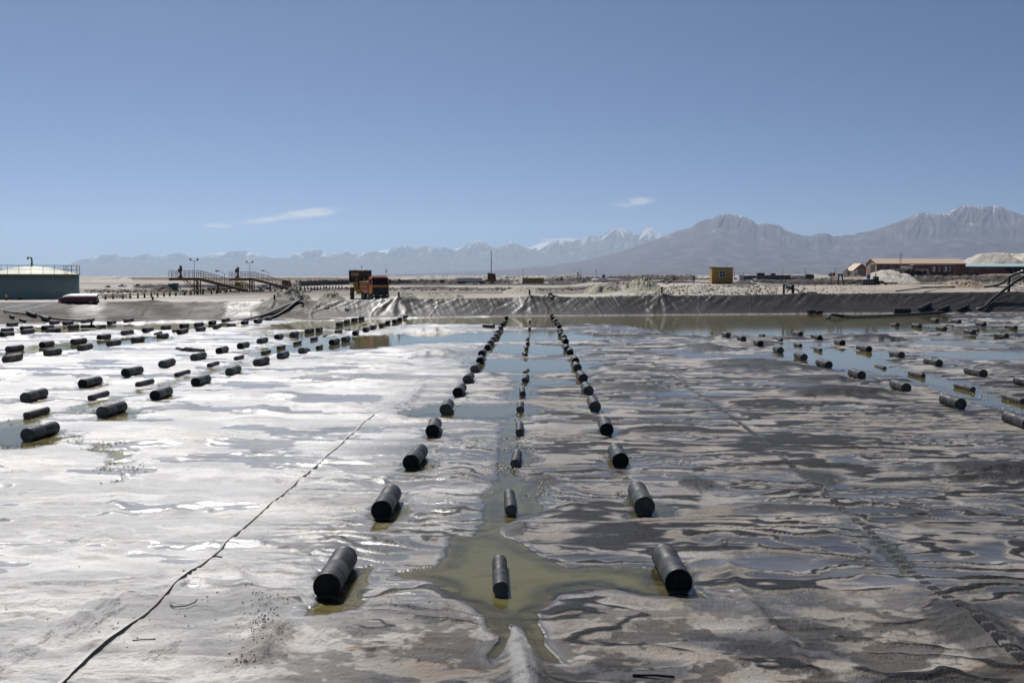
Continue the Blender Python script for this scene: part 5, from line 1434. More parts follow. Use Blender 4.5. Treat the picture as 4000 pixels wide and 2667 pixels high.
def long_tank(px0, px1, pyt, pyb, label):
    p = hit((px0 + px1) / 2, pyb); s = mpp(p.y); L = (px1 - px0) * s; H = PD(0, pyt, p.y).z - p.z
    t = empty('tank_trailer', (p.x, p.y + 1.5, p.z)); r = H * .42
    MB().lathe([(.01, -L / 2), (r * .7, -L / 2 + .1), (r, -L / 2 + .5), (r, L / 2 - .5), (r * .7, L / 2 - .1), (.01, L / 2)], 20, 'X', (0, 0, H * .45)).build('tank', M['white'], t)
    MB().b2((-L * .28, -.6, H * .8), (.02 * L, .6, H * 1.02)).build('top_housing', M['white'], t, .1)
    for q in (-.4, -.1, .15, .4): MB().b2((L * q - .15, -r * .9, -.1), (L * q + .15, r * .9, H * .2)).build('saddle', M['grey'], t)
    for q in (-.3, 0, .3): MB().lathe([(r + .005, L * q - .04), (r + .03, L * q), (r + .005, L * q + .04)], 20, 'X', (0, 0, H * .45)).build('band', M['grey'], t)
    tag(t, label, 'tank')
long_tank(2311, 2430, 1087, 1103.5, 'long white cylindrical tank lying beside the white pickup')

# ------------------------------------------------------------------ cabins, sheds, poles
def cabin(px0, px1, pyt, pyb, depth, wallm, roofm, name, label, window=None, roof_over=.12, slope=.0, Y=None, boards=0):
    p = hit((px0 + px1) / 2, pyb) if Y is None else PD((px0 + px1) / 2, pyb, Y)
    L = (px1 - px0) * mpp(p.y); H = PD(0, pyt, p.y).z - p.z
    t = empty(name, (p.x, p.y, p.z))
    w_ = MB().b2((-L / 2, 0, -.4), (L / 2, depth, H - .06)).build('wall', M[wallm], t)
    MB().add([(-L / 2 - roof_over, -roof_over, H - .06), (L / 2 + roof_over, -roof_over, H - .06 - slope), (L / 2 + roof_over, depth + roof_over, H - .06 - slope), (-L / 2 - roof_over, depth + roof_over, H - .06),
              (-L / 2 - roof_over, -roof_over, H + .06), (L / 2 + roof_over, -roof_over, H + .06 - slope), (L / 2 + roof_over, depth + roof_over, H + .06 - slope), (-L / 2 - roof_over, depth + roof_over, H + .06)],
             [(0, 1, 2, 3), (4, 5, 6, 7), (0, 1, 5, 4), (1, 2, 6, 5), (2, 3, 7, 6), (3, 0, 4, 7)]).build('roof', M[roofm], t)
    for i in range(boards):
        a = -L / 2 + L * (i + .5) / boards
        MB().b2((a - .02, -.03, 0), (a + .02, -.001, H - .1 - slope * (i + .5) / boards)).build('cladding_rib', M[wallm], t)
    if window:
        a, b, c_, d_ = window
        x0, x1 = (a - px0) / (px1 - px0) * L - L / 2, (b - px0) / (px1 - px0) * L - L / 2
        z1, z0 = PD(0, c_, p.y).z - p.z, PD(0, d_, p.y).z - p.z
        f = MB().b2((x0 - .07, -.09, z0 - .07), (x1 + .07, -.035, z0)).b2((x0 - .07, -.09, z1), (x1 + .07, -.035, z1 + .07)).b2((x0 - .07, -.089, z0), (x0, -.035, z1)).b2((x1, -.089, z0), (x1 + .07, -.035, z1)).build('window', M['white'], t)
        MB().b2(((x0 + x1) / 2 - .025, -.085, z0), ((x0 + x1) / 2 + .025, -.045, z1)).b2((x0, -.080, (z0 + z1) / 2 - .025), (x1, -.045, (z0 + z1) / 2 + .025)).build('mullion', M['white'], f)
        for i in (0, 1):
            for j in (0, 1):
                xa = x0 + (x1 - x0) * i / 2; za = z0 + (z1 - z0) * j / 2
                MB().b2((xa + .02, -.06, za + .02), (xa + (x1 - x0) / 2 - .02, -.05, za + (z1 - z0) / 2 - .02)).build('pane', M['glass'], f)
    tag(t, label, 'cabin')
    return t, p
yc, ycp = cabin(2781, 2862, 1045, 1110, 2.6, 'mustard', 'black', 'yellow_cabin', 'mustard yellow cabin with a four-pane window on the salt ground', (2810, 2833, 1060, 1082), slope=.10, boards=11)
cabin(2041, 2124, 1086, 1109, 2.6, 'mustard', 'red', 'yellow_shed', 'low mustard shed with dark red flat roof by the far road', roof_over=.25, boards=8)
lp = PD(2839, 1060, ycp.y + 3.2); t = empty('lamp_post', (lp.x, lp.y, gz(lp.x, lp.y)))
zt = PD(0, 1031, lp.y).z - t.location.z
MB().tube([(0, 0, -.2), (0, 0, zt)], .04, 8).build('pole', M['steel'], t); MB().b2((-.04, -.05, zt - .05), (.55, .05, zt + .03)).build('lamp_head', M['steel'], t)
tag(t, 'small bracket lamp on a pole behind the mustard cabin', 'lamp')
def pole(name, px, pyt, pyb, r, label, cat, head=None, Y=None):
    p = hit(px, pyb) if Y is None else PD(px, pyb, Y); H = PD(0, pyt, p.y).z - p.z
    t = empty(name, p); s = mpp(p.y)
    MB().tube([(0, 0, -.3), (0, 0, H)], [r, r * .6], 8).build('pole', M['steel'], t)
    if head == 'T': MB().bar((-4.5 * s, 0, H), (4.5 * s, 0, H), .12).build('crossbar', M['black'], t)
    elif head == 'signal':
        b = MB().b2((-2.6 * s, -.2, H - 10 * s), (2.6 * s, .2, H)).build('signal_head', M['black'], t)
        for q in (2, 5, 8): MB().lathe([(.01, -.22), (1.2 * s, -.21), (1.2 * s, -.19)], 12, 'Y', (0, 0, H - q * s)).build('signal_lens', M['grey'], b)
        MB().b2((-3.2 * s, -.15, H - 15 * s), (1.5 * s, .15, H - 11 * s)).build('control_box', M['black'], t)
    elif head == 'lamp': MB().b2((-2 * s, -.2, H - 4 * s), (2 * s, .2, H)).build('lamp_head', M['black'], t)
    elif head == 'arm':
        MB().bar((0, 0, H), (4 * s, 0, H + .1), .10).build('lamp_arm', M['black'], t)
    else: MB().lathe([(.01, H), (r * 2.2, H), (r * 2.2, H + .12), (.01, H + .13)], 8, 'Z').build('cap', M['steel'], t)
    tag(t, label, cat)
    return t
pole('antenna_mast', 1919, 984, 1111, .22, 'tall slender mast standing beside the dark red truck cab', 'mast')
pole('light_pole', 2043, 1055, 1109, .12, 'bare pole behind the mustard shed', 'pole')
pole('signal_post', 2257, 1064, 1107, .12, 'signal post with black lamp head by the white pickup', 'signal', 'signal')
pole('light_pole', 2266, 1050, 1104, .12, 'pole with short crossbar next to the signal post', 'pole', 'T')
pole('light_pole', 2328, 1055, 1100, .10, 'leaning pole with one lamp above the white tank', 'pole', 'lamp')
for i, (px, a, b) in enumerate(((2869, 1053, 1092), (2904, 1061, 1092), (3056, 1049, 1090), (3145, 1053, 1089), (3261, 1045, 1085))):
    pole('light_pole', px, a, b, .13, ['thin far pole just right of the mustard cabin', 'short lamp pole left of the container row', 'thin tall pole above the middle containers', 'lamp pole above the white-roofed trailer', 'lamp pole near the orange box'][i], 'pole', 'arm' if i % 2 else None, Y=430)
# green cabinets on posts, blue toilet
for px, a, b, lab in ((2194, 1084, 1108, 'green control cabinet on a post right of the mustard shed'), (2710, 1076, 1104, 'green control cabinet on a post left of the mustard cabin'), (2632, 1077, 1104, 'dark control cabinet on a post beside the pipe trestle')):
    p = hit(px, b) if px < 2300 else PD(px, b, 178); p.z = gz(p.x, p.y); s = mpp(p.y); H = PD(0, a, p.y).z - p.z
    t = empty('control_cabinet', p)
    MB().bar((0, 0, -.2), (0, 0, H * .6), .08).build('post', M['black'], t)
    c_ = MB().b2((-5 * s, -.15, H * .45), (5 * s, .25, H)).build('box', M['teal'] if px != 2632 else M['black'], t, .02)
    MB().b2((-4.2 * s, -.18, H * .5), (4.2 * s, -.155, H * .95)).build('door', M['grey'], c_)
    tag(t, lab, 'cabinet')
p = PD(2358, 1089, 425); p.z = gz(p.x, p.y); H = PD(0, 1073, 425).z - p.z
t = empty('portable_toilet', p)
MB().b2((-.6, 0, -.6), (.6, 1.2, H - .15)).build('body', M['blue'], t, .04); MB().b2((-.65, -.05, H - .15), (.65, 1.25, H)).build('roof', M['blue'], t, .06); MB().b2((-.4, -.03, 0), (.4, -.002, H - .3)).build('door', M['grey'], t)
tag(t, 'small blue portable toilet behind the white tank', 'toilet')

# ------------------------------------------------------------------ container yard
def container(px0, px1, pyt, pyb, col, label, Y=400, ribs=8):
    p = PD((px0 + px1) / 2, pyb, Y); L = (px1 - px0) * mpp(Y); H = PD(0, pyt, Y).z - p.z
    t = empty('container', (p.x, p.y, p.z))
    zlo = min(-.2, gz(p.x, p.y) - p.z - .2)
    MB().b2((-L / 2, 0, zlo), (L / 2, 2.4, H)).build('box', M[col], t)
    for i in range(ribs): MB().b2((-L / 2 + L * (i + .5) / ribs - .06, -.06, -1.0), (-L / 2 + L * (i + .5) / ribs + .06, -.002, H - .1)).build('panel_rib', M[col], t)
    MB().b2((-L / 2 - .03, -.08, H - .02), (L / 2 + .03, 2.45, H + .08)).build('top_frame', M['steel'], t)
    tag(t, label, 'container')
container(2887, 2896, 1075, 1096, 'white', 'white upright container door panel, left of a pair', ribs=2)
container(2896.5, 2905, 1075, 1096, 'white', 'white upright container door panel, right of a pair', ribs=2)
container(2906, 2990, 1077, 1096, 'grey', 'long dark grey container under the white salt heap')
container(2992, 3045, 1075, 1094, 'grey', 'grey container second in the row behind the dark bank')
container(3047, 3070, 1075, 1093, 'grey', 'short grey container in the middle of the row', ribs=4)
container(3072, 3111, 1075, 1093, 'grey', 'pale-edged grey container next to the white-roofed trailer')
container(2960, 2987, 1067, 1078, 'black', 'black bin standing above the long grey container', Y=408)
container(3014, 3029, 1068, 1077, 'brown', 'brown bin standing behind the second grey container', Y=412)
tipper_trailer(3113, 3169, 1076, 1094, (3171, 3202), 1071, 'black', 'white-roofed trailer with a black cab at the end of the container row', Y=396)
heap('salt_heap', 2926, 2978, 1069, 1082, 3, M['salt_white'], 'white salt heap on the long grey container', 'salt heap', .4, 31, Y=398)

# ------------------------------------------------------------------ warehouse and yard at the right
def gable_house(x0, x1, y0, y1, z0, eave, ridge, axis, wallm, roofm, name, label, door=None, ribs=0):
    t = empty(name, (0, 0, 0)); o = .45
    W_ = MB()
    if axis == 'X':                      # ridge runs along x
        ym = (y0 + y1) / 2
        W_.b2((x0, y0, z0 - 1), (x1, y0 + .2, eave)); W_.b2((x0, y1 - .2, z0 - 1), (x1, y1, eave))
        wo = W_.build('side_wall', M[wallm], t)
        for xa in (x0, x1):
            s_ = .1 if xa == x0 else -.1
            MB().prism([(y0 + .2, z0 - 1), (y1 - .2, z0 - 1), (y1 - .2, eave), (ym, ridge - .1), (y0 + .2, eave)], xa + s_ - .1, xa + s_ + .1, axis='X').build('gable_wall', M['pink'], t)
        for ya in (y0, y1):
            d = -1 if ya == y0 else 1
            ye = ya + d * o; ze = eave - (ridge - eave) * o / abs(ym - ya)
            rf = MB().add([(x0 - o, ye, ze), (x1 + o, ye, ze), (x1 + o, ym, ridge), (x0 - o, ym, ridge), (x0 - o, ye, ze + .18), (x1 + o, ye, ze + .18), (x1 + o, ym, ridge + .18), (x0 - o, ym, ridge + .18)],
                     [(0, 1, 2, 3), (4, 5, 6, 7), (0, 1, 5, 4), (1, 2, 6, 5), (2, 3, 7, 6), (3, 0, 4, 7)]).build('roof', M[roofm], t)
            if ya == y0:
                for i in range(30):
                    xa = x0 + (x1 - x0) * (i + .5) / 30
                    MB().bar((xa, ye, ze + .20), (xa, ym, ridge + .20), .10, .06).build('roof_rib', M[roofm], rf)
        for i in range(ribs):
            xa = x0 + (x1 - x0) * (i + .5) / ribs
            MB().b2((xa - .1, y0 - .06, z0), (xa + .1, y0 - .002, eave - .3)).build('wall_post', M[wallm], wo)
    else:
        xm = (x0 + x1) / 2
        MB().b2((x0, y0 + .2, z0 - 1), (x0 + .2, y1, eave)).b2((x1 - .2, y0 + .2, z0 - 1), (x1, y1, eave)).build('side_wall', M[wallm], t)
        MB().prism([(x0, z0 - 1), (x1, z0 - 1), (x1, eave), (xm, ridge - .1), (x0, eave)], y0, y0 + .2).build('gable_wall', M['pink'], t)
        for xa in (x0, x1):
            d = -1 if xa == x0 else 1
            xe = xa + d * o; ze = eave - (ridge - eave) * o / abs(xm - xa)
            MB().add([(xe, y0 - o, ze), (xe, y1, ze), (xm, y1, ridge), (xm, y0 - o, ridge), (xe, y0 - o, ze + .18), (xe, y1, ze + .18), (xm, y1, ridge + .18), (xm, y0 - o, ridge + .18)],
                     [(0, 1, 2, 3), (4, 5, 6, 7), (0, 1, 5, 4), (1, 2, 6, 5), (2, 3, 7, 6), (3, 0, 4, 7)]).build('roof', M[roofm], t)
    if door: door(t)
    tag(t, label, 'building')
    return t
YW = 480; xs_ = lambda px, Y=YW: PD(px, 0, Y).x; zs_ = lambda py, Y=YW: PD(0, py, Y).z
zb = zs_(1079)
def wdoor(t):
    x0 = xs_(3450)
    MB().b2((x0 - .06, YW + 2.2, zb), (x0 - .004, YW + 8.8, zs_(1035, 486))).build('doorway_shade_panel', M['black'], t)  # black panel on the wall, painting the shade inside the doorway
    for a, b in ((3473, 3486), (3503, 3520)):
        MB().b2((xs_(a), YW - .08, zb + 1.2), (xs_(b), YW - .005, zs_(1033))).build('roller_door', M['grey'], t)
gable_house(xs_(3450), xs_(3803), YW, YW + 15.5, zb, zs_(1031), zs_(1013, YW + 7.7), 'X', 'brown', 'tan', 'warehouse', 'long brown warehouse with tan ridged roof and dark doorway', wdoor, 16)
def sdoor(t):
    MB().b2((xs_(3379, 500), 499.9, zs_(1076, 500)), (xs_(3402, 500), 499.98, zs_(1050, 500))).build('door', M['concrete'], t)
gable_house(xs_(3357, 500), xs_(3420, 500), 500, 512, zs_(1077, 500), zs_(1056, 500), zs_(1031, 500), 'Y', 'pink', 'tan', 'gabled_store', 'small gabled store with pale door beside the long warehouse', sdoor)
t = empty('lattice_tower', (xs_(3544, 470), 470, zs_(1079, 470)))
HT = zs_(991, 470) - zs_(1079, 470)
for dx in (-.35, .35):
    for dy in (-.35, .35): MB().bar((dx, dy, -.5), (dx, dy, HT), .07).build('leg', M['steel'], t)
for i in range(12):
    za = HT * i / 12; zb2 = HT * (i + 1) / 12
    MB().bar((-.35, -.35, za), (.35, -.35, zb2), .05).build('brace', M['steel'], t)
    MB().bar((.35, .35, za), (-.35, .35, zb2), .05).build('brace', M['steel'], t)
tag(t, 'slim steel lattice tower in front of the warehouse roof', 'tower')
# site offices, walls, carports
t = empty('site_office', (xs_(3605, 462), 462, zs_(1074, 462)))
Lq = xs_(3751, 462) - xs_(3605, 462); Hq = zs_(1037, 462) - zs_(1074, 462)
MB().b2((0, 0, -.8), (Lq, 4, Hq)).build('wall', M['red'], t)
MB().b2((-1.2, -1.0, Hq), (Lq + .6, 4.4, Hq + .35)).build('roof', M['tan'], t)
for i, q in enumerate((.44, .62, .76, .90)):
    wd_ = MB().b2((Lq * q, -.06, Hq * .35), (Lq * q + (1.5 if i % 2 == 0 else .8), -.005, Hq * .85)).build('window', M['white'], t)
    MB().b2((Lq * q + .1, -.08, Hq * .42), (Lq * q + .6, -.062, Hq * .8)).build('pane', M['glass'], wd_)
for q in (.33, .55, .82): MB().b2((Lq * q, -.05, 0), (Lq * q + .2, -.003, Hq)).build('corner_post', M['brown'], t)
tag(t, 'dark red site office with white windows against the warehouse', 'building')
t = empty('panel_wall', (xs_(3547, 466), 466, zs_(1051, 466)))
Lq = xs_(3604, 466) - t.location.x; Hq = zs_(1039, 466) - zs_(1051, 466)
for i in range(4): MB().b2((Lq * i / 4 + .06, 0, -3), (Lq * (i + 1) / 4 - .06, .15, Hq)).build('panel', M['white'], t)
MB().b2((0, -.05, Hq), (Lq, .2, Hq + .15)).build('top_rail', M['red'], t)
tag(t, 'row of white panels left of the site office', 'wall')
t = empty('concrete_wall', (xs_(3503, 440), 440, zs_(1078, 440)))
Lq = xs_(3655, 440) - t.location.x; Hq = zs_(1050, 440) - zs_(1078, 440)
for i in range(6): MB().prism([(Lq * i / 6 + .02, -.5), (Lq * (i + 1) / 6 - .02 + (1.2 if i == 5 else 0), -.5), (Lq * (i + 1) / 6 - .02, Hq), (Lq * i / 6 + .02, Hq)], 0, .3).build('panel', M['concrete'], t)
tag(t, 'pale concrete slab wall behind the stacked tyres', 'wall')
t = empty('boundary_wall', (xs_(3758, 470), 470, zs_(1073, 470)))
Lq = xs_(3962, 470) - t.location.x; Hq = zs_(1043, 470) - zs_(1073, 470)
for i in range(12): MB().b2((Lq * i / 12 + .03, 0, -.8), (Lq * (i + 1) / 12 - .03, .25, Hq)).build('panel', M['brown'], t)
tag(t, 'long low brown wall right of the site office', 'wall')
t = empty('carport', (xs_(3795, 500), 500, zs_(1073, 500)))
Lq = xs_(4080, 500) - t.location.x; Hr = zs_(1036, 500) - zs_(1073, 500)
MB().prism([(0, Hr - .9), (0, Hr - .7), (9, Hr + .75), (9, Hr + .55)], 0, Lq, axis='X').build('roof', M['teal_roof'], t)
for i in range(8):
    MB().b2((Lq * (i + .6) / 8 - .15, .2, -.8), (Lq * (i + .6) / 8 + .15, .5, Hr - .85)).build('post', M['sand'], t)
MB().b2((-.2, -.15, Hr - 1.05), (Lq, -.02, Hr - .75)).build('fascia', M['teal_roof'], t)
MB().b2((0, 8.6, -.5), (Lq, 8.9, Hr)).build('rear_wall', M['black'], t)
tag(t, 'open shed with long pale teal roof behind the brown wall', 'shed')
tyre = MB(); tyre.lathe([(.45, -.26), (.85, -.30), (1.0, -.18), (1.02, 0), (1.0, .18), (.85, .30), (.45, .26), (.42, 0), (.45, -.26)], 18, 'Z')
ty0 = None; k_ = 0
for i, (px, n) in enumerate(((3508, 2), (3522, 2), (3536, 2), (3549, 2), (3566, 4), (3580, 5), (3594, 5), (3610, 4), (3624, 4), (3640, 4))):
    for j in range(n):
        Yt = 428 + (i % 3) * .9
        if ty0 is None: ty0 = o = tyre.build('tyre', M['rubber'])
        else: o = copy_tree(ty0)
        o.location = (xs_(px, Yt) + rnd.gauss(0, .08), Yt, zs_(1078, Yt) + .3 + .6 * j); o.rotation_euler = (0, 0, rnd.random())
        tag(o, f'black tyre, {ORD[j]} from the ground in the {ORD[i]} stack from the left', 'tyre', 'stacked tyres')
bar0 = None
for i, px in enumerate((3866, 3882, 3898, 3914, 3930, 3956, 3972)):
    if bar0 is None:
        bar0 = o = empty('plastic_barrier')
        MB().prism([(-.3, 0), (.3, 0), (.25, .35), (.12, .5), (.1, 1.0), (-.1, 1.0), (-.12, .5), (-.25, .35)], -.85, .85, axis='X').build('body', M['red'], o, .03)
        MB().b2((-.5, -.135, .62), (.5, -.105, .80)).build('panel', M['flag'], o)
    else: o = copy_tree(bar0)
    Yb = 452; o.location = (xs_(px, Yb), Yb, zs_(1070.5, Yb)); o.scale = (1.02, 1, 1.1)
    tag(o, f'red plastic road barrier, {ORD[i]} from the left before the brown wall', 'barrier', 'red road barriers')

# ------------------------------------------------------------------ heaps and banks
heap('salt_heap', 1003, 1206, 1137, 1180, 4.5, M['salt'], 'rough grey-green salt heap left of the truck, the highest there', 'salt heap', .9, 3)
heap('salt_heap', 1090, 1170, 1155, 1181, 2.2, M['salt_white'], 'small white salt heap at the pipe post', 'salt heap', .8, 5, Y=135)
heap('salt_heap', 1205, 1350, 1147, 1179, 4.0, M['salt'], 'low rubbly salt heap just left of the truck wheels', 'salt heap', .9, 7)
heap('salt_heap', 1520, 1640, 1143, 1172, 3.5, M['salt'], 'lumpy salt heap just right of the truck cab', 'salt heap', .6, 12)
heap('salt_heap', 1600, 1800, 1147, 1168, 5, M['salt'], 'flat spread of salt lumps right of the truck', 'salt heap', .9, 11)
heap('salt_heap', 1755, 1818, 1149, 1168, 2.5, M['salt_white'], 'small pale salt cone on the flat right of the truck', 'salt heap', .5, 13)
heap('salt_heap', 1950, 2125, 1124, 1147, 7, M['salt'], 'smooth grey-green salt mound behind the post, below the shed', 'salt heap', .12, 15, flat=.3)
heap('salt_heap', 2275, 2450, 1118, 1147, 5, M['salt'], 'cut salt bank with lumpy left end, right of centre', 'salt heap', .6, 17, flat=.4)
heap('salt_heap', 2420, 2615, 1097, 1142, 6, M['salt'], 'tall jagged salt heap behind the bank, right of centre', 'salt heap', 1.0, 19, lump=1.3)
heap('salt_heap', 2690, 2790, 1129, 1143, 4, M['salt_white'], 'broken salt lumps below the mustard cabin', 'salt heap', .9, 21)
heap('salt_heap', 2830, 2960, 1137, 1150, 4, M['salt_white'], 'low white salt lumps left of the valve frame', 'salt heap', .8, 23)
heap('salt_heap', 3437, 3655, 1078, 1118, 14, M['salt_white'], 'smooth white salt mound in front of the tyres', 'salt heap', .35, 25, Y=235, flat=.25)
heap('sand_heap', 3690, 3905, 1113, 1137, 4, M['sand'], 'crumbly tan sand heap at the foot of the large pipe', 'sand heap', .8, 27, Y=166)
heap('salt_stockpile', 3822, 4230, 979, 1040, 45, M['salt_white'], 'huge flat-topped salt stockpile behind the teal shed', 'stockpile', .25, 29, Y=620, flat=.55, lump=5)
heap('rubble_heap', 541, 656, 1119, 1143, 6, M['dirt'], 'dark rubble heap left of the teal cabinets', 'rubble heap', .8, 33)
heap('rubble_heap', 330, 480, 1150, 1166, 5, M['dirt'], 'low dark rubble heap behind the bollards by the tank', 'rubble heap', .8, 35)
heap('rubble_heap', 395, 418, 1115, 1124, 3, M['dirt'], 'small dark heap on the far flat left of the pickups', 'rubble heap', .6, 36)
heap('salt_heap', 320, 480, 1103, 1117, 20, M['salt_white'], 'long pale salt heap beyond the tank', 'salt heap', .3, 37, Y=700, flat=.3, lump=5)
heap('rubble_heap', 3295, 3345, 1067, 1092, 5, M['dirt'], 'grey-brown rubble heap left of the small gabled store', 'rubble heap', .8, 39, Y=400)
heap('rubble_heap', 3330, 3380, 1068, 1092, 5, M['dirt'], 'grey-brown rubble heap at the small gabled store corner', 'rubble heap', .8, 41, Y=395)
heap('salt_heap', 1040, 1085, 1110, 1136, 4, M['salt_white'], 'white salt cone behind the farther stair platform', 'salt heap', .3, 43, Y=240)
heap('salt_heap', 1110, 1175, 1107, 1136, 5, M['salt_white'], 'pale salt cone at the foot of the farther stairs', 'salt heap', .4, 45, Y=238)
def gp(px, py, Y): 
    q = PD(px, py, Y); q.z = gz(q.x, q.y); return q
ridge_bank('rubble_berm', [gp(1120, 0, 330), gp(1350, 0, 420), gp(1600, 0, 450), gp(2100, 0, 470), gp(2500, 0, 470), gp(2760, 0, 450)], 2.0, 5, M['dirt'], kind='structure', rough=.5)
ridge_bank('rubble_berm', [gp(480, 0, 280), gp(800, 0, 300), gp(1150, 0, 262)], 1.2, 4, M['dirt'], kind='structure', seed=5)
ridge_bank('rubble_berm', [gp(2868, 0, 205), gp(3000, 0, 210), gp(3150, 0, 212), gp(3320, 0, 215), gp(3420, 0, 222)], 1.0, 2.6, M['dirt'], kind='structure', seed=7)
ridge_bank('rubble_berm', [gp(3420, 0, 285), gp(3600, 0, 290), gp(3800, 0, 292), gp(4060, 0, 292), gp(4300, 0, 292)], 1.75, 6, M['dirt'], kind='structure', seed=9, rough=.6)
ridge_bank('salt_bank', [gp(1520, 0, 500), gp(1800, 0, 470), gp(2150, 0, 480), gp(2330, 0, 520)], 3.6, 16, M['salt_white'], kind='structure', seed=11, rough=.3, flat_top=.4)
ridge_bank('salt_bank', [gp(2330, 0, 560), gp(2700, 0, 560), gp(3300, 0, 620)], 2.0, 14, M['salt_white'], kind='structure', seed=13, rough=.5)
ridge_bank('salt_bank', [gp(350, 0, 900), gp(700, 0, 800), gp(1200, 0, 700), gp(1500, 0, 600)], 2.2, 18, M['dirt'], kind='structure', seed=15, rough=.5)
ridge_bank('road_edge', [gp(1380, 0, 262), gp(1800, 0, 268), gp(2200, 0, 272), gp(2450, 0, 262), gp(2620, 0, 235)], .35, 3.0, M['dirt'], kind='structure', seed=17)
ridge_bank('road_edge', [gp(1600, 0, 205), gp(1900, 0, 210), gp(2250, 0, 214), gp(2420, 0, 206)], .25, 3.5, M['dirt'], kind='structure', seed=19)
ridge_bank('road_edge', [gp(280, 0, 172), gp(500, 0, 184), gp(800, 0, 200), gp(1100, 0, 212), gp(1350, 0, 214)], .3, 3.0, M['dirt'], kind='structure', seed=21)

# shallow pond beyond the right bank
pz = 3.86
pw = MB(); n = 40
ring = [Vector((PD(3650, 0, 215).x + 34 * math.cos(a) * (1 + .1 * math.sin(3 * a)), 216 + 22 * math.sin(a), pz)) for a in np.linspace(0, 2 * math.pi, n, endpoint=False)]
pw.add(ring, [tuple(range(n))]); tag(pw.build('brine_pool', m_brine), kind='structure')

# ------------------------------------------------------------------ pipes, posts and pumps
def hose(pts, r, mat, label, n=10, name='pipeline', cat='pipe', couplings=0):
    pts = [Vector(p) for p in pts]; dense = []
    for i in range(len(pts) - 1):
        p0_ = pts[max(i - 1, 0)]; p1_, p2_ = pts[i], pts[i + 1]; p3_ = pts[min(i + 2, len(pts) - 1)]
        for q in range(8):
            t_ = q / 8
            dense.append(.5 * ((2 * p1_) + (p2_ - p0_) * t_ + (2 * p0_ - 5 * p1_ + 4 * p2_ - p3_) * t_ ** 2 + (3 * p1_ - p0_ - 3 * p2_ + p3_) * t_ ** 3))
    dense.append(pts[-1])
    if couplings:
        root = empty(name, pts[0]); 
        MB().tube([p - pts[0] for p in dense], r, n).build('pipe', mat, root)
        for c_ in range(couplings):
            i = int((c_ + .5) / couplings * (len(dense) - 2))
            a, b = dense[i] - pts[0], dense[i + 1] - pts[0]; d = (b - a).normalized()
            MB().tube([a - d * r * .9, a + d * r * .9], r * 1.45, n).build('coupling', M['black'], root)
        tag(root, label, cat)
        return root
    o = MB().tube(dense, r, n).build(name, mat); tag(o, label, cat); return o
def bp(px, v, up_=0.0):
    q = on_bank(px, v); q.z += up_; return q
hose([bp(-40, .60, .15), bp(102, .40, .15), bp(200, .24, .12), bp(306, .12, .10), bp(420, .02, .10), P(490, 1253, .10), P(650, 1253.5, .08), P(820, 1252.5, .08), P(1000, 1250, .06), P(1200, 1248, .05), P(1372, 1246, .05)], .10, m_pipe, 'thin black pipeline running along the foot of the left bank', couplings=3)
hose([bp(1172, 1.04, .75), bp(1168, 1.0, .35), bp(1150, .92, .18), bp(1110, .70, .22), bp(1060, .42, .22), bp(1010, .18, .18), P(940, 1251, .12), P(890, 1254, .10)], .15, M['grey'], 'grey pipe draped down the bank left of the truck')
hose([bp(1160, .98, .2), bp(1140, .80, .16), bp(1100, .45, .14), bp(1060, .16, .12), P(1020, 1247, .08)], .13, m_pipe, 'black hose draped down the bank under the grey pipe')
hose([PD(4080, 1058, 158), PD(4000, 1063, 158), PD(3975, 1068, 158.5), PD(3949, 1079, 159), PD(3923, 1101, 160), PD(3889, 1114, 161), PD(3848, 1119.5, 163)], .22, m_pipe, 'thick black pipe arching over the post at the right edge', 14)
hose([PD(4090, 1030, 152), PD(4000, 1080, 152), PD(3940, 1119, 151), PD(3872, 1173, 149), bp(3814, .20, .25), P(3740, 1213, .25), P(3640, 1223, .16), P(3520, 1231, .10), P(3400, 1238, .06), P(3300, 1242, .04)], .21, m_pipe, 'thick black pipe sloping down the right bank into the brine', 14)
hose([P(3352, 1240, .05), P(3300, 1236, .18), P(3252, 1230, .42), P(3240, 1238, .25), P(3232, 1246, .02)], .20, m_pipe, 'bent black pipe end sticking out of the far brine', 12, 'pipe_end')
def clear_post(px, pyt, label, r=.13, Yo=1.06, tilt=0):
    b = on_bank(px, 1.0); b.y += .6; H = PD(0, pyt, b.y).z - b.z
    t = empty('liner_post', b); t.rotation_euler = (0, R(tilt), 0)
    MB().lathe([(r, -.6), (r, H - .06), (r * .9, H)], 12, 'Z').build('post', M['black'], t)
    MB().lathe([(r * 1.12, H - .10), (r * 1.12, H + .02), (.01, H + .05)], 12, 'Z').build('cap', M['white'], t)
    tag(t, label, 'post', 'posts that hold up the liner')
for px, pyt, lab in ((552, 1157, 'black liner post with pale cap, below the rubble heap'), (1061, 1150, 'black liner post left of the draped grey pipe'), (1552, 1140, 'black liner post just right of the truck'), (2067, 1130, 'black liner post in line with the central channel'), (2586, 1119, 'black liner post under the jagged salt heap')):
    clear_post(px, pyt, lab)
MB_ = on_bank(2150, 1.0)
t = empty('gathered_liner', MB_)
n = 22; aa = np.linspace(0, 2 * np.pi, n); hh_ = np.linspace(0, 1, 9); A_, H_ = np.meshgrid(aa, hh_)
rad = (.55 * (1 - H_) ** 1.4 + .10 + .12 * np.exp(-((H_ - .85) / .12) ** 2)) * (1 + .25 * np.cos(A_ * 5))
o = grid_mesh('knot', rad * np.cos(A_), rad * np.sin(A_) + .3, H_ * .55 - .05, M['grey']); o.parent = t
MB().tube([(-.9, .2, .05), (-.2, .3, .18), (.3, .3, .16), (1.1, .25, .02)], .06, 8).build('tie', M['grey'], t)
tag(t, 'gathered knot of liner at the bank crest right of the central post', 'liner knot')
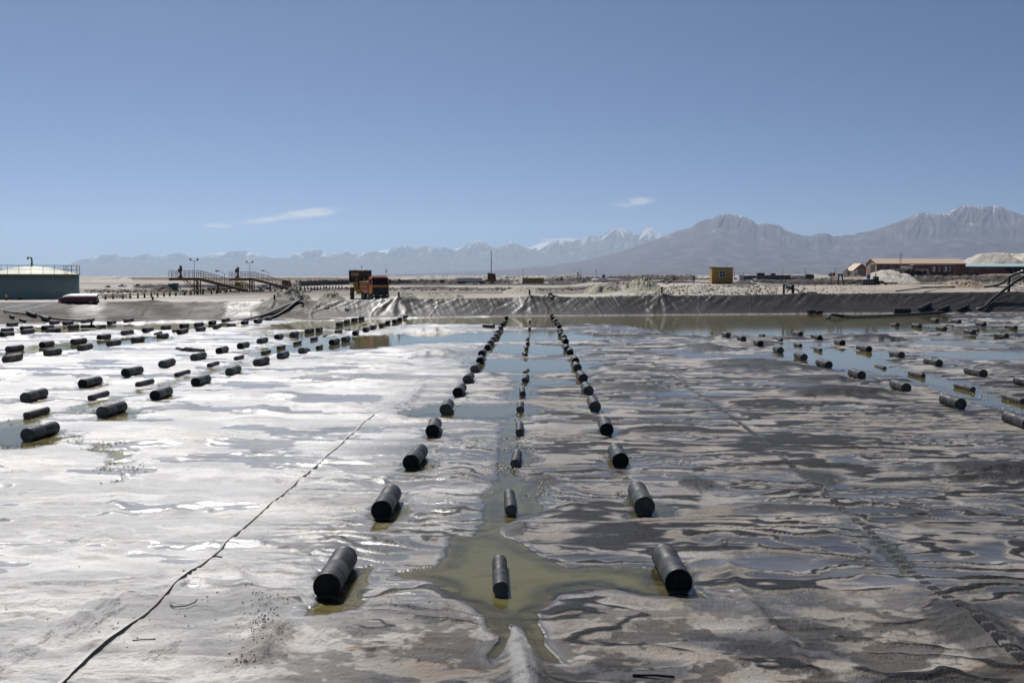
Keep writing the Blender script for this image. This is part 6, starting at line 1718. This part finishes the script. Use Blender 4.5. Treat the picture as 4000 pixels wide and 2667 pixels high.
# post that carries the right-hand pipe
b = PD(3940, 1136, 156); b.z = gz(b.x, b.y)
t = empty('pipe_support', b); H = PD(0, 1083, 156).z - b.z
MB().b2((-.17, -.17, -.8), (.17, .17, H)).build('post', M['black'], t, .02); MB().b2((-.3, -.25, -.1), (.3, .25, 0)).build('base_plate', M['steel'], t)
tag(t, 'thick black post carrying the pipe at the right edge', 'post')
# light hoses on the ground at right
def ground_hose(pts, r, mat, label, lift=.12):
    out = []
    for px, py, Y, up_ in pts:
        q = PD(px, py, Y); q.z = max(q.z, gz(q.x, q.y) + r * .8) if up_ is None else PD(px, py, Y).z
        out.append(q)
    return hose(out, r, mat, label, 8)
ground_hose([(2700, 1118, 172, 1), (2850, 1117.5, 170, 1), (2900, 1111, 172, 1), (2952, 1107, 174, 1), (2978, 1112, 172, 1), (3059, 1114, 168, 1), (3120, 1118, 160, 1)], .12, M['pipe_light'], 'pale hose curving over the salt in front of the mustard cabin')
ground_hose([(2872, 1102, 180, 1), (2900, 1106, 180, 1), (2928, 1097, 182, 1), (2946, 1105, 181, 1), (3000, 1109, 180, 1), (3060, 1110, 180, 1), (3150, 1114, 178, 1), (3262, 1117, 178, 1)], .12, M['pipe_light'], 'second pale hose rising in a hump right of the mustard cabin')
ground_hose([(2600, 1103, 172, 1), (2650, 1098, 174, 1), (2700, 1100, 174, 1), (2770, 1106, 172, 1)], .12, M['pipe_light'], 'pale hose left of the mustard cabin')
ground_hose([(3262, 1116, 176, 1), (3400, 1117, 174, 1), (3455, 1121, 170, 1), (3580, 1121, 168, 1), (3700, 1120, 166, 1)], .13, M['pipe_light'], 'straight pale pipe running under the pump engine')
ground_hose([(3500, 1137, 157, 1), (3570, 1129, 160, 1), (3640, 1123, 165, 1), (3760, 1119, 168, 1)], .11, M['grey'], 'grey hose slanting over the sand right of the pump')
ground_hose([(3880, 1119, 168, 1), (3950, 1122, 166, 1), (3985, 1131, 162, 1), (4060, 1140, 158, 1)], .13, M['grey'], 'grey hose lying behind the thick post at the right edge')
ground_hose([(3920, 1121, 164, 1), (3965, 1116, 164, 1), (3990, 1123, 162, 1), (4060, 1133, 158, 1)], .12, M['grey'], 'second grey hose lying behind the thick post at the right edge')
# valve frame on the crest
b = PD(3060, 1144, 153); b.z = gz(b.x, b.y) ; s = mpp(153)
t = empty('valve_frame', b)
f = lambda a, c_: ((a - 3060) * s, 0, PD(0, c_, 153).z - b.z)
MB().b2(Vector(f(3058, 1146)) + Vector((0, -.15, -.3)), Vector(f(3065, 1111)) + Vector((0, .15, 0))).build('post', M['black'], t)
MB().bar(f(3060, 1112), f(3094, 1110), .14).build('top_bar', M['black'], t)
MB().tube([f(3080, 1108), f(3090, 1105), f(3105, 1105), f(3124, 1108)], .11, 8).build('outlet_hose', M['grey'], t)
MB().b2(Vector(f(3092, 1142)) + Vector((0, -.2, -.2)), Vector(f(3101, 1112)) + Vector((0, .2, 0))).build('valve_body', M['black'], t, .03)
MB().b2(Vector(f(3068, 1128)) + Vector((0, -.15, 0)), Vector(f(3092, 1115)) + Vector((0, .15, 0))).build('gearbox', M['steel'], t, .05)
for cx in (3086, 3108): MB().tube([(( cx + 12 * math.cos(a) - 3060) * s, 0, f(0, 1141)[2] + 12 * s * math.sin(a)) for a in np.linspace(0, math.pi, 12)], .09, 8).build('hose_loop', M['black'], t)
MB().bar(f(3126, 1140), f(3141, 1127), .14).build('lever', M['black'], t); MB().box(f(3141, 1127), (.3, .25, .2)).build('lever_grip', M['black'], t)
tag(t, 'black valve frame with hoses standing on the bank crest at right', 'valve')
t = empty('brick_stack', gp(3194, 0, 158))
for i in range(3):
    for j in range(4): MB().box((-.6 + j * .4, 0, .08 + i * .15), (.37, .3, .13), rz=rnd.gauss(0, .05)).build('block', M['brown'], t)
tag(t, 'small stack of brown blocks on the sand right of the valve frame', 'stack')
# pump engine and A-frame
def local(px, py, Y, b): return PD(px, py, Y) - b
b = PD(3396, 1119, 184); b.z = gz(b.x, b.y); t = empty('pump_engine', b); f = lambda a, c_: local(a, c_, 184, b)
MB().b2(f(3362, 1120) + Vector((0, -.8, -.3)), f(3432, 1114) + Vector((0, .8, 0))).build('skid', M['black'], t)
MB().b2(f(3368, 1114) + Vector((0, -.6, 0)), f(3412, 1091) + Vector((0, .6, 0))).build('engine_block', M['black'], t, .06)
for a in (3374, 3384, 3394, 3404): MB().b2(f(a, 1108) + Vector((0, -.66, 0)), f(a + 5, 1097) + Vector((0, -.602, 0))).build('engine_panel', M['steel'], t)
MB().b2(f(3386, 1090) + Vector((0, -.3, 0)), f(3398, 1072) + Vector((0, .3, 0))).build('air_filter', M['blue'], t, .08)
MB().b2(f(3412, 1112) + Vector((0, -.5, 0)), f(3430, 1080) + Vector((0, .5, 0))).build('radiator', M['black'], t, .04)
MB().tube([f(3421, 1080), f(3421, 1068)], .10, 8).build('exhaust', M['black'], t)
MB().tube([f(3363, 1096), f(3340, 1099), f(3315, 1108), f(3296, 1114)], .14, 8).build('suction_hose', M['black'], t)
MB().tube([f(3430, 1100), f(3444, 1100), f(3458, 1107), f(3467, 1118)], .18, 10).build('discharge_hose', M['black'], t)
for a, c_ in ((3364, 3360), (3432, 3437)): MB().bar(f(a, 1100), f(c_, 1119), .12).build('leg', M['black'], t)
tag(t, 'black diesel pump engine with hoses on the raised sand at right', 'pump')
b = PD(3284, 1120, 184); b.z = gz(b.x, b.y); t = empty('trestle', b); f = lambda a, c_: local(a, c_, 184, b)
MB().bar(f(3277, 1077), f(3271, 1121), .22).build('leg', M['black'], t); MB().bar(f(3288, 1077), f(3297, 1115), .20).build('leg', M['black'], t)
MB().b2(f(3273, 1077) + Vector((0, -.3, 0)), f(3291, 1070) + Vector((0, .3, 0))).build('head', M['black'], t); MB().box(f(3282, 1074) + Vector((0, -.32, 0)), (.5, .05, .1)).build('plate', M['sand'], t)
tag(t, 'black A-shaped trestle left of the pump engine', 'trestle')
b = PD(3254, 1112, 190); b.z = gz(b.x, b.y); t = empty('orange_box', b); f = lambda a, c_: local(a, c_, 190, b)
MB().bar(f(3247, 1065), f(3247, 1120), .12).build('post', M['black'], t); MB().b2(f(3250, 1080) + Vector((0, -.4, 0)), f(3261, 1065) + Vector((0, .4, 0))).build('box', M['orange_old'], t, .04)
MB().b2(f(3238, 1081) + Vector((0, -.3, 0)), f(3247, 1067) + Vector((0, .3, 0))).build('panel', M['grey'], t)
tag(t, 'faded orange box on a post left of the trestle', 'box')
# pipe trestle left of the mustard cabin
b = gp(2536, 0, 172); t = empty('square_gantry', b); f = lambda a, c_: local(a, c_, 172, b)
MB().bar(f(2530, 1084), f(2530, 1106), .12).build('leg', M['black'], t); MB().bar(f(2541, 1084), f(2541, 1106), .12).build('leg', M['black'], t); MB().bar(f(2529, 1084.5), f(2542, 1084.5), .12).build('crossbar', M['black'], t)
tag(t, 'black square frame behind the jagged salt heap', 'frame')
t = empty('pipe_bundle', gp(2600, 0, 170)); b = t.location; f = lambda a, c_: local(a, c_, 170, b)
for q in (((2570, 1104), (2618, 1089)), ((2590, 1106), (2624, 1098)), ((2600, 1110), (2632, 1100)), ((2575, 1101), (2606, 1092))): MB().tube([f(*q[0]), f(*q[1])], .08, 8).build('rod', M['black'], t)
tag(t, 'loose black pipes propped at a slant beside the jagged salt heap', 'pipes')
t = empty('pipe_trestle', gp(2638, 0, 176)); b = t.location; f = lambda a, c_: local(a, c_, 176, b)
for a, c_ in ((2634, 2632), (2639, 2642), (2646, 2645)): MB().bar(f(a, 1083), f(c_, 1106), .11).build('leg', M['black'], t)
tag(t, 'cluster of dark upright stakes left of the mustard cabin', 'stakes')
t = empty('plank', gp(3490, 0, 205)); MB().box((0, 0, .18), (4.2, .9, .22), rz=.1).build('board', M['brown'], t); MB().box((.3, .1, .34), (3.4, .5, .08), rz=.15).build('board', M['tan'], t)
tag(t, 'brown boards lying at the foot of the smooth white mound', 'boards')

hose([gp(1380, 0, 398), gp(1600, 0, 402), gp(1900, 0, 405), gp(2250, 0, 402), gp(2480, 0, 380), gp(2640, 0, 330)], .34, M['black'], 'long black pipeline along the far road below the trucks', 8)
hose([gp(1560, 0, 300), gp(1680, 0, 296), gp(1730, 0, 285), gp(1860, 0, 284)], .30, M['black'], 'black hose lying on the brown strip left of the mast', 8)
# loose salt clods behind the bank
sr = MB(); rr = random.Random(12); pts = []
def scatter(px0, px1, Y0, Y1, n, s0, s1):
    for _ in range(n):
        Y = rr.uniform(Y0, Y1); px = rr.uniform(px0, px1); pts.append((PD(px, 0, Y).x, Y, rr.uniform(s0, s1) * rr.random() ** .5))
scatter(2560, 3060, 150, 168, 1300, .06, .34); scatter(2200, 2620, 143, 158, 900, .06, .3); scatter(1520, 2000, 138, 152, 900, .06, .3); scatter(1000, 1350, 128, 142, 500, .06, .3)
scatter(3150, 3450, 155, 175, 350, .05, .22); scatter(3500, 4050, 200, 285, 600, .1, .5); scatter(300, 1000, 200, 260, 500, .1, .5)
zz = plain_h(np.array([a[0] for a in pts]), np.array([a[1] for a in pts]))
for (x, y, s), z in zip(pts, zz): lump(sr, (x, y, float(z) + s * .2), s, rr)
tag(sr.build('salt_rubble', M['salt'], fix=False), 'loose salt rubble strewn over the ground behind the bank', 'rubble', kind='stuff')

# dark spoil thrown up along the far roads
ds = MB(); pts = []
scatter(1000, 2720, 236, 292, 1500, .12, .55); scatter(1380, 2720, 396, 470, 1200, .2, .9); scatter(300, 1200, 206, 236, 700, .1, .5); scatter(2870, 3460, 186, 226, 900, .1, .5); scatter(3440, 4060, 262, 290, 900, .2, .8); scatter(2300, 3300, 470, 540, 600, .3, 1.1)
zz = plain_h(np.array([a[0] for a in pts]), np.array([a[1] for a in pts]))
for (x, y, s), z in zip(pts, zz): lump(ds, (x, y, float(z) + s * .25), s, rr)
tag(ds.build('dark_spoil', M['dirt'], fix=False), 'dark lumpy spoil strewn along the far roads', 'spoil', kind='stuff')
for i, (a, b, Y, h) in enumerate(((1560, 1760, 300, .5), (1900, 2080, 262, .4), (2160, 2330, 272, .55), (2390, 2540, 310, .6), (700, 860, 250, .5), (880, 1040, 226, .4), (1200, 1340, 236, .5), (2900, 3060, 232, .5))):
    ridge_bank('spoil_bank', [gp(a, 0, Y), gp((a + b) / 2, 0, Y + 4), gp(b, 0, Y + 1)], h, 2.4, M['dirt'], kind='structure', seed=40 + i, rough=.8)
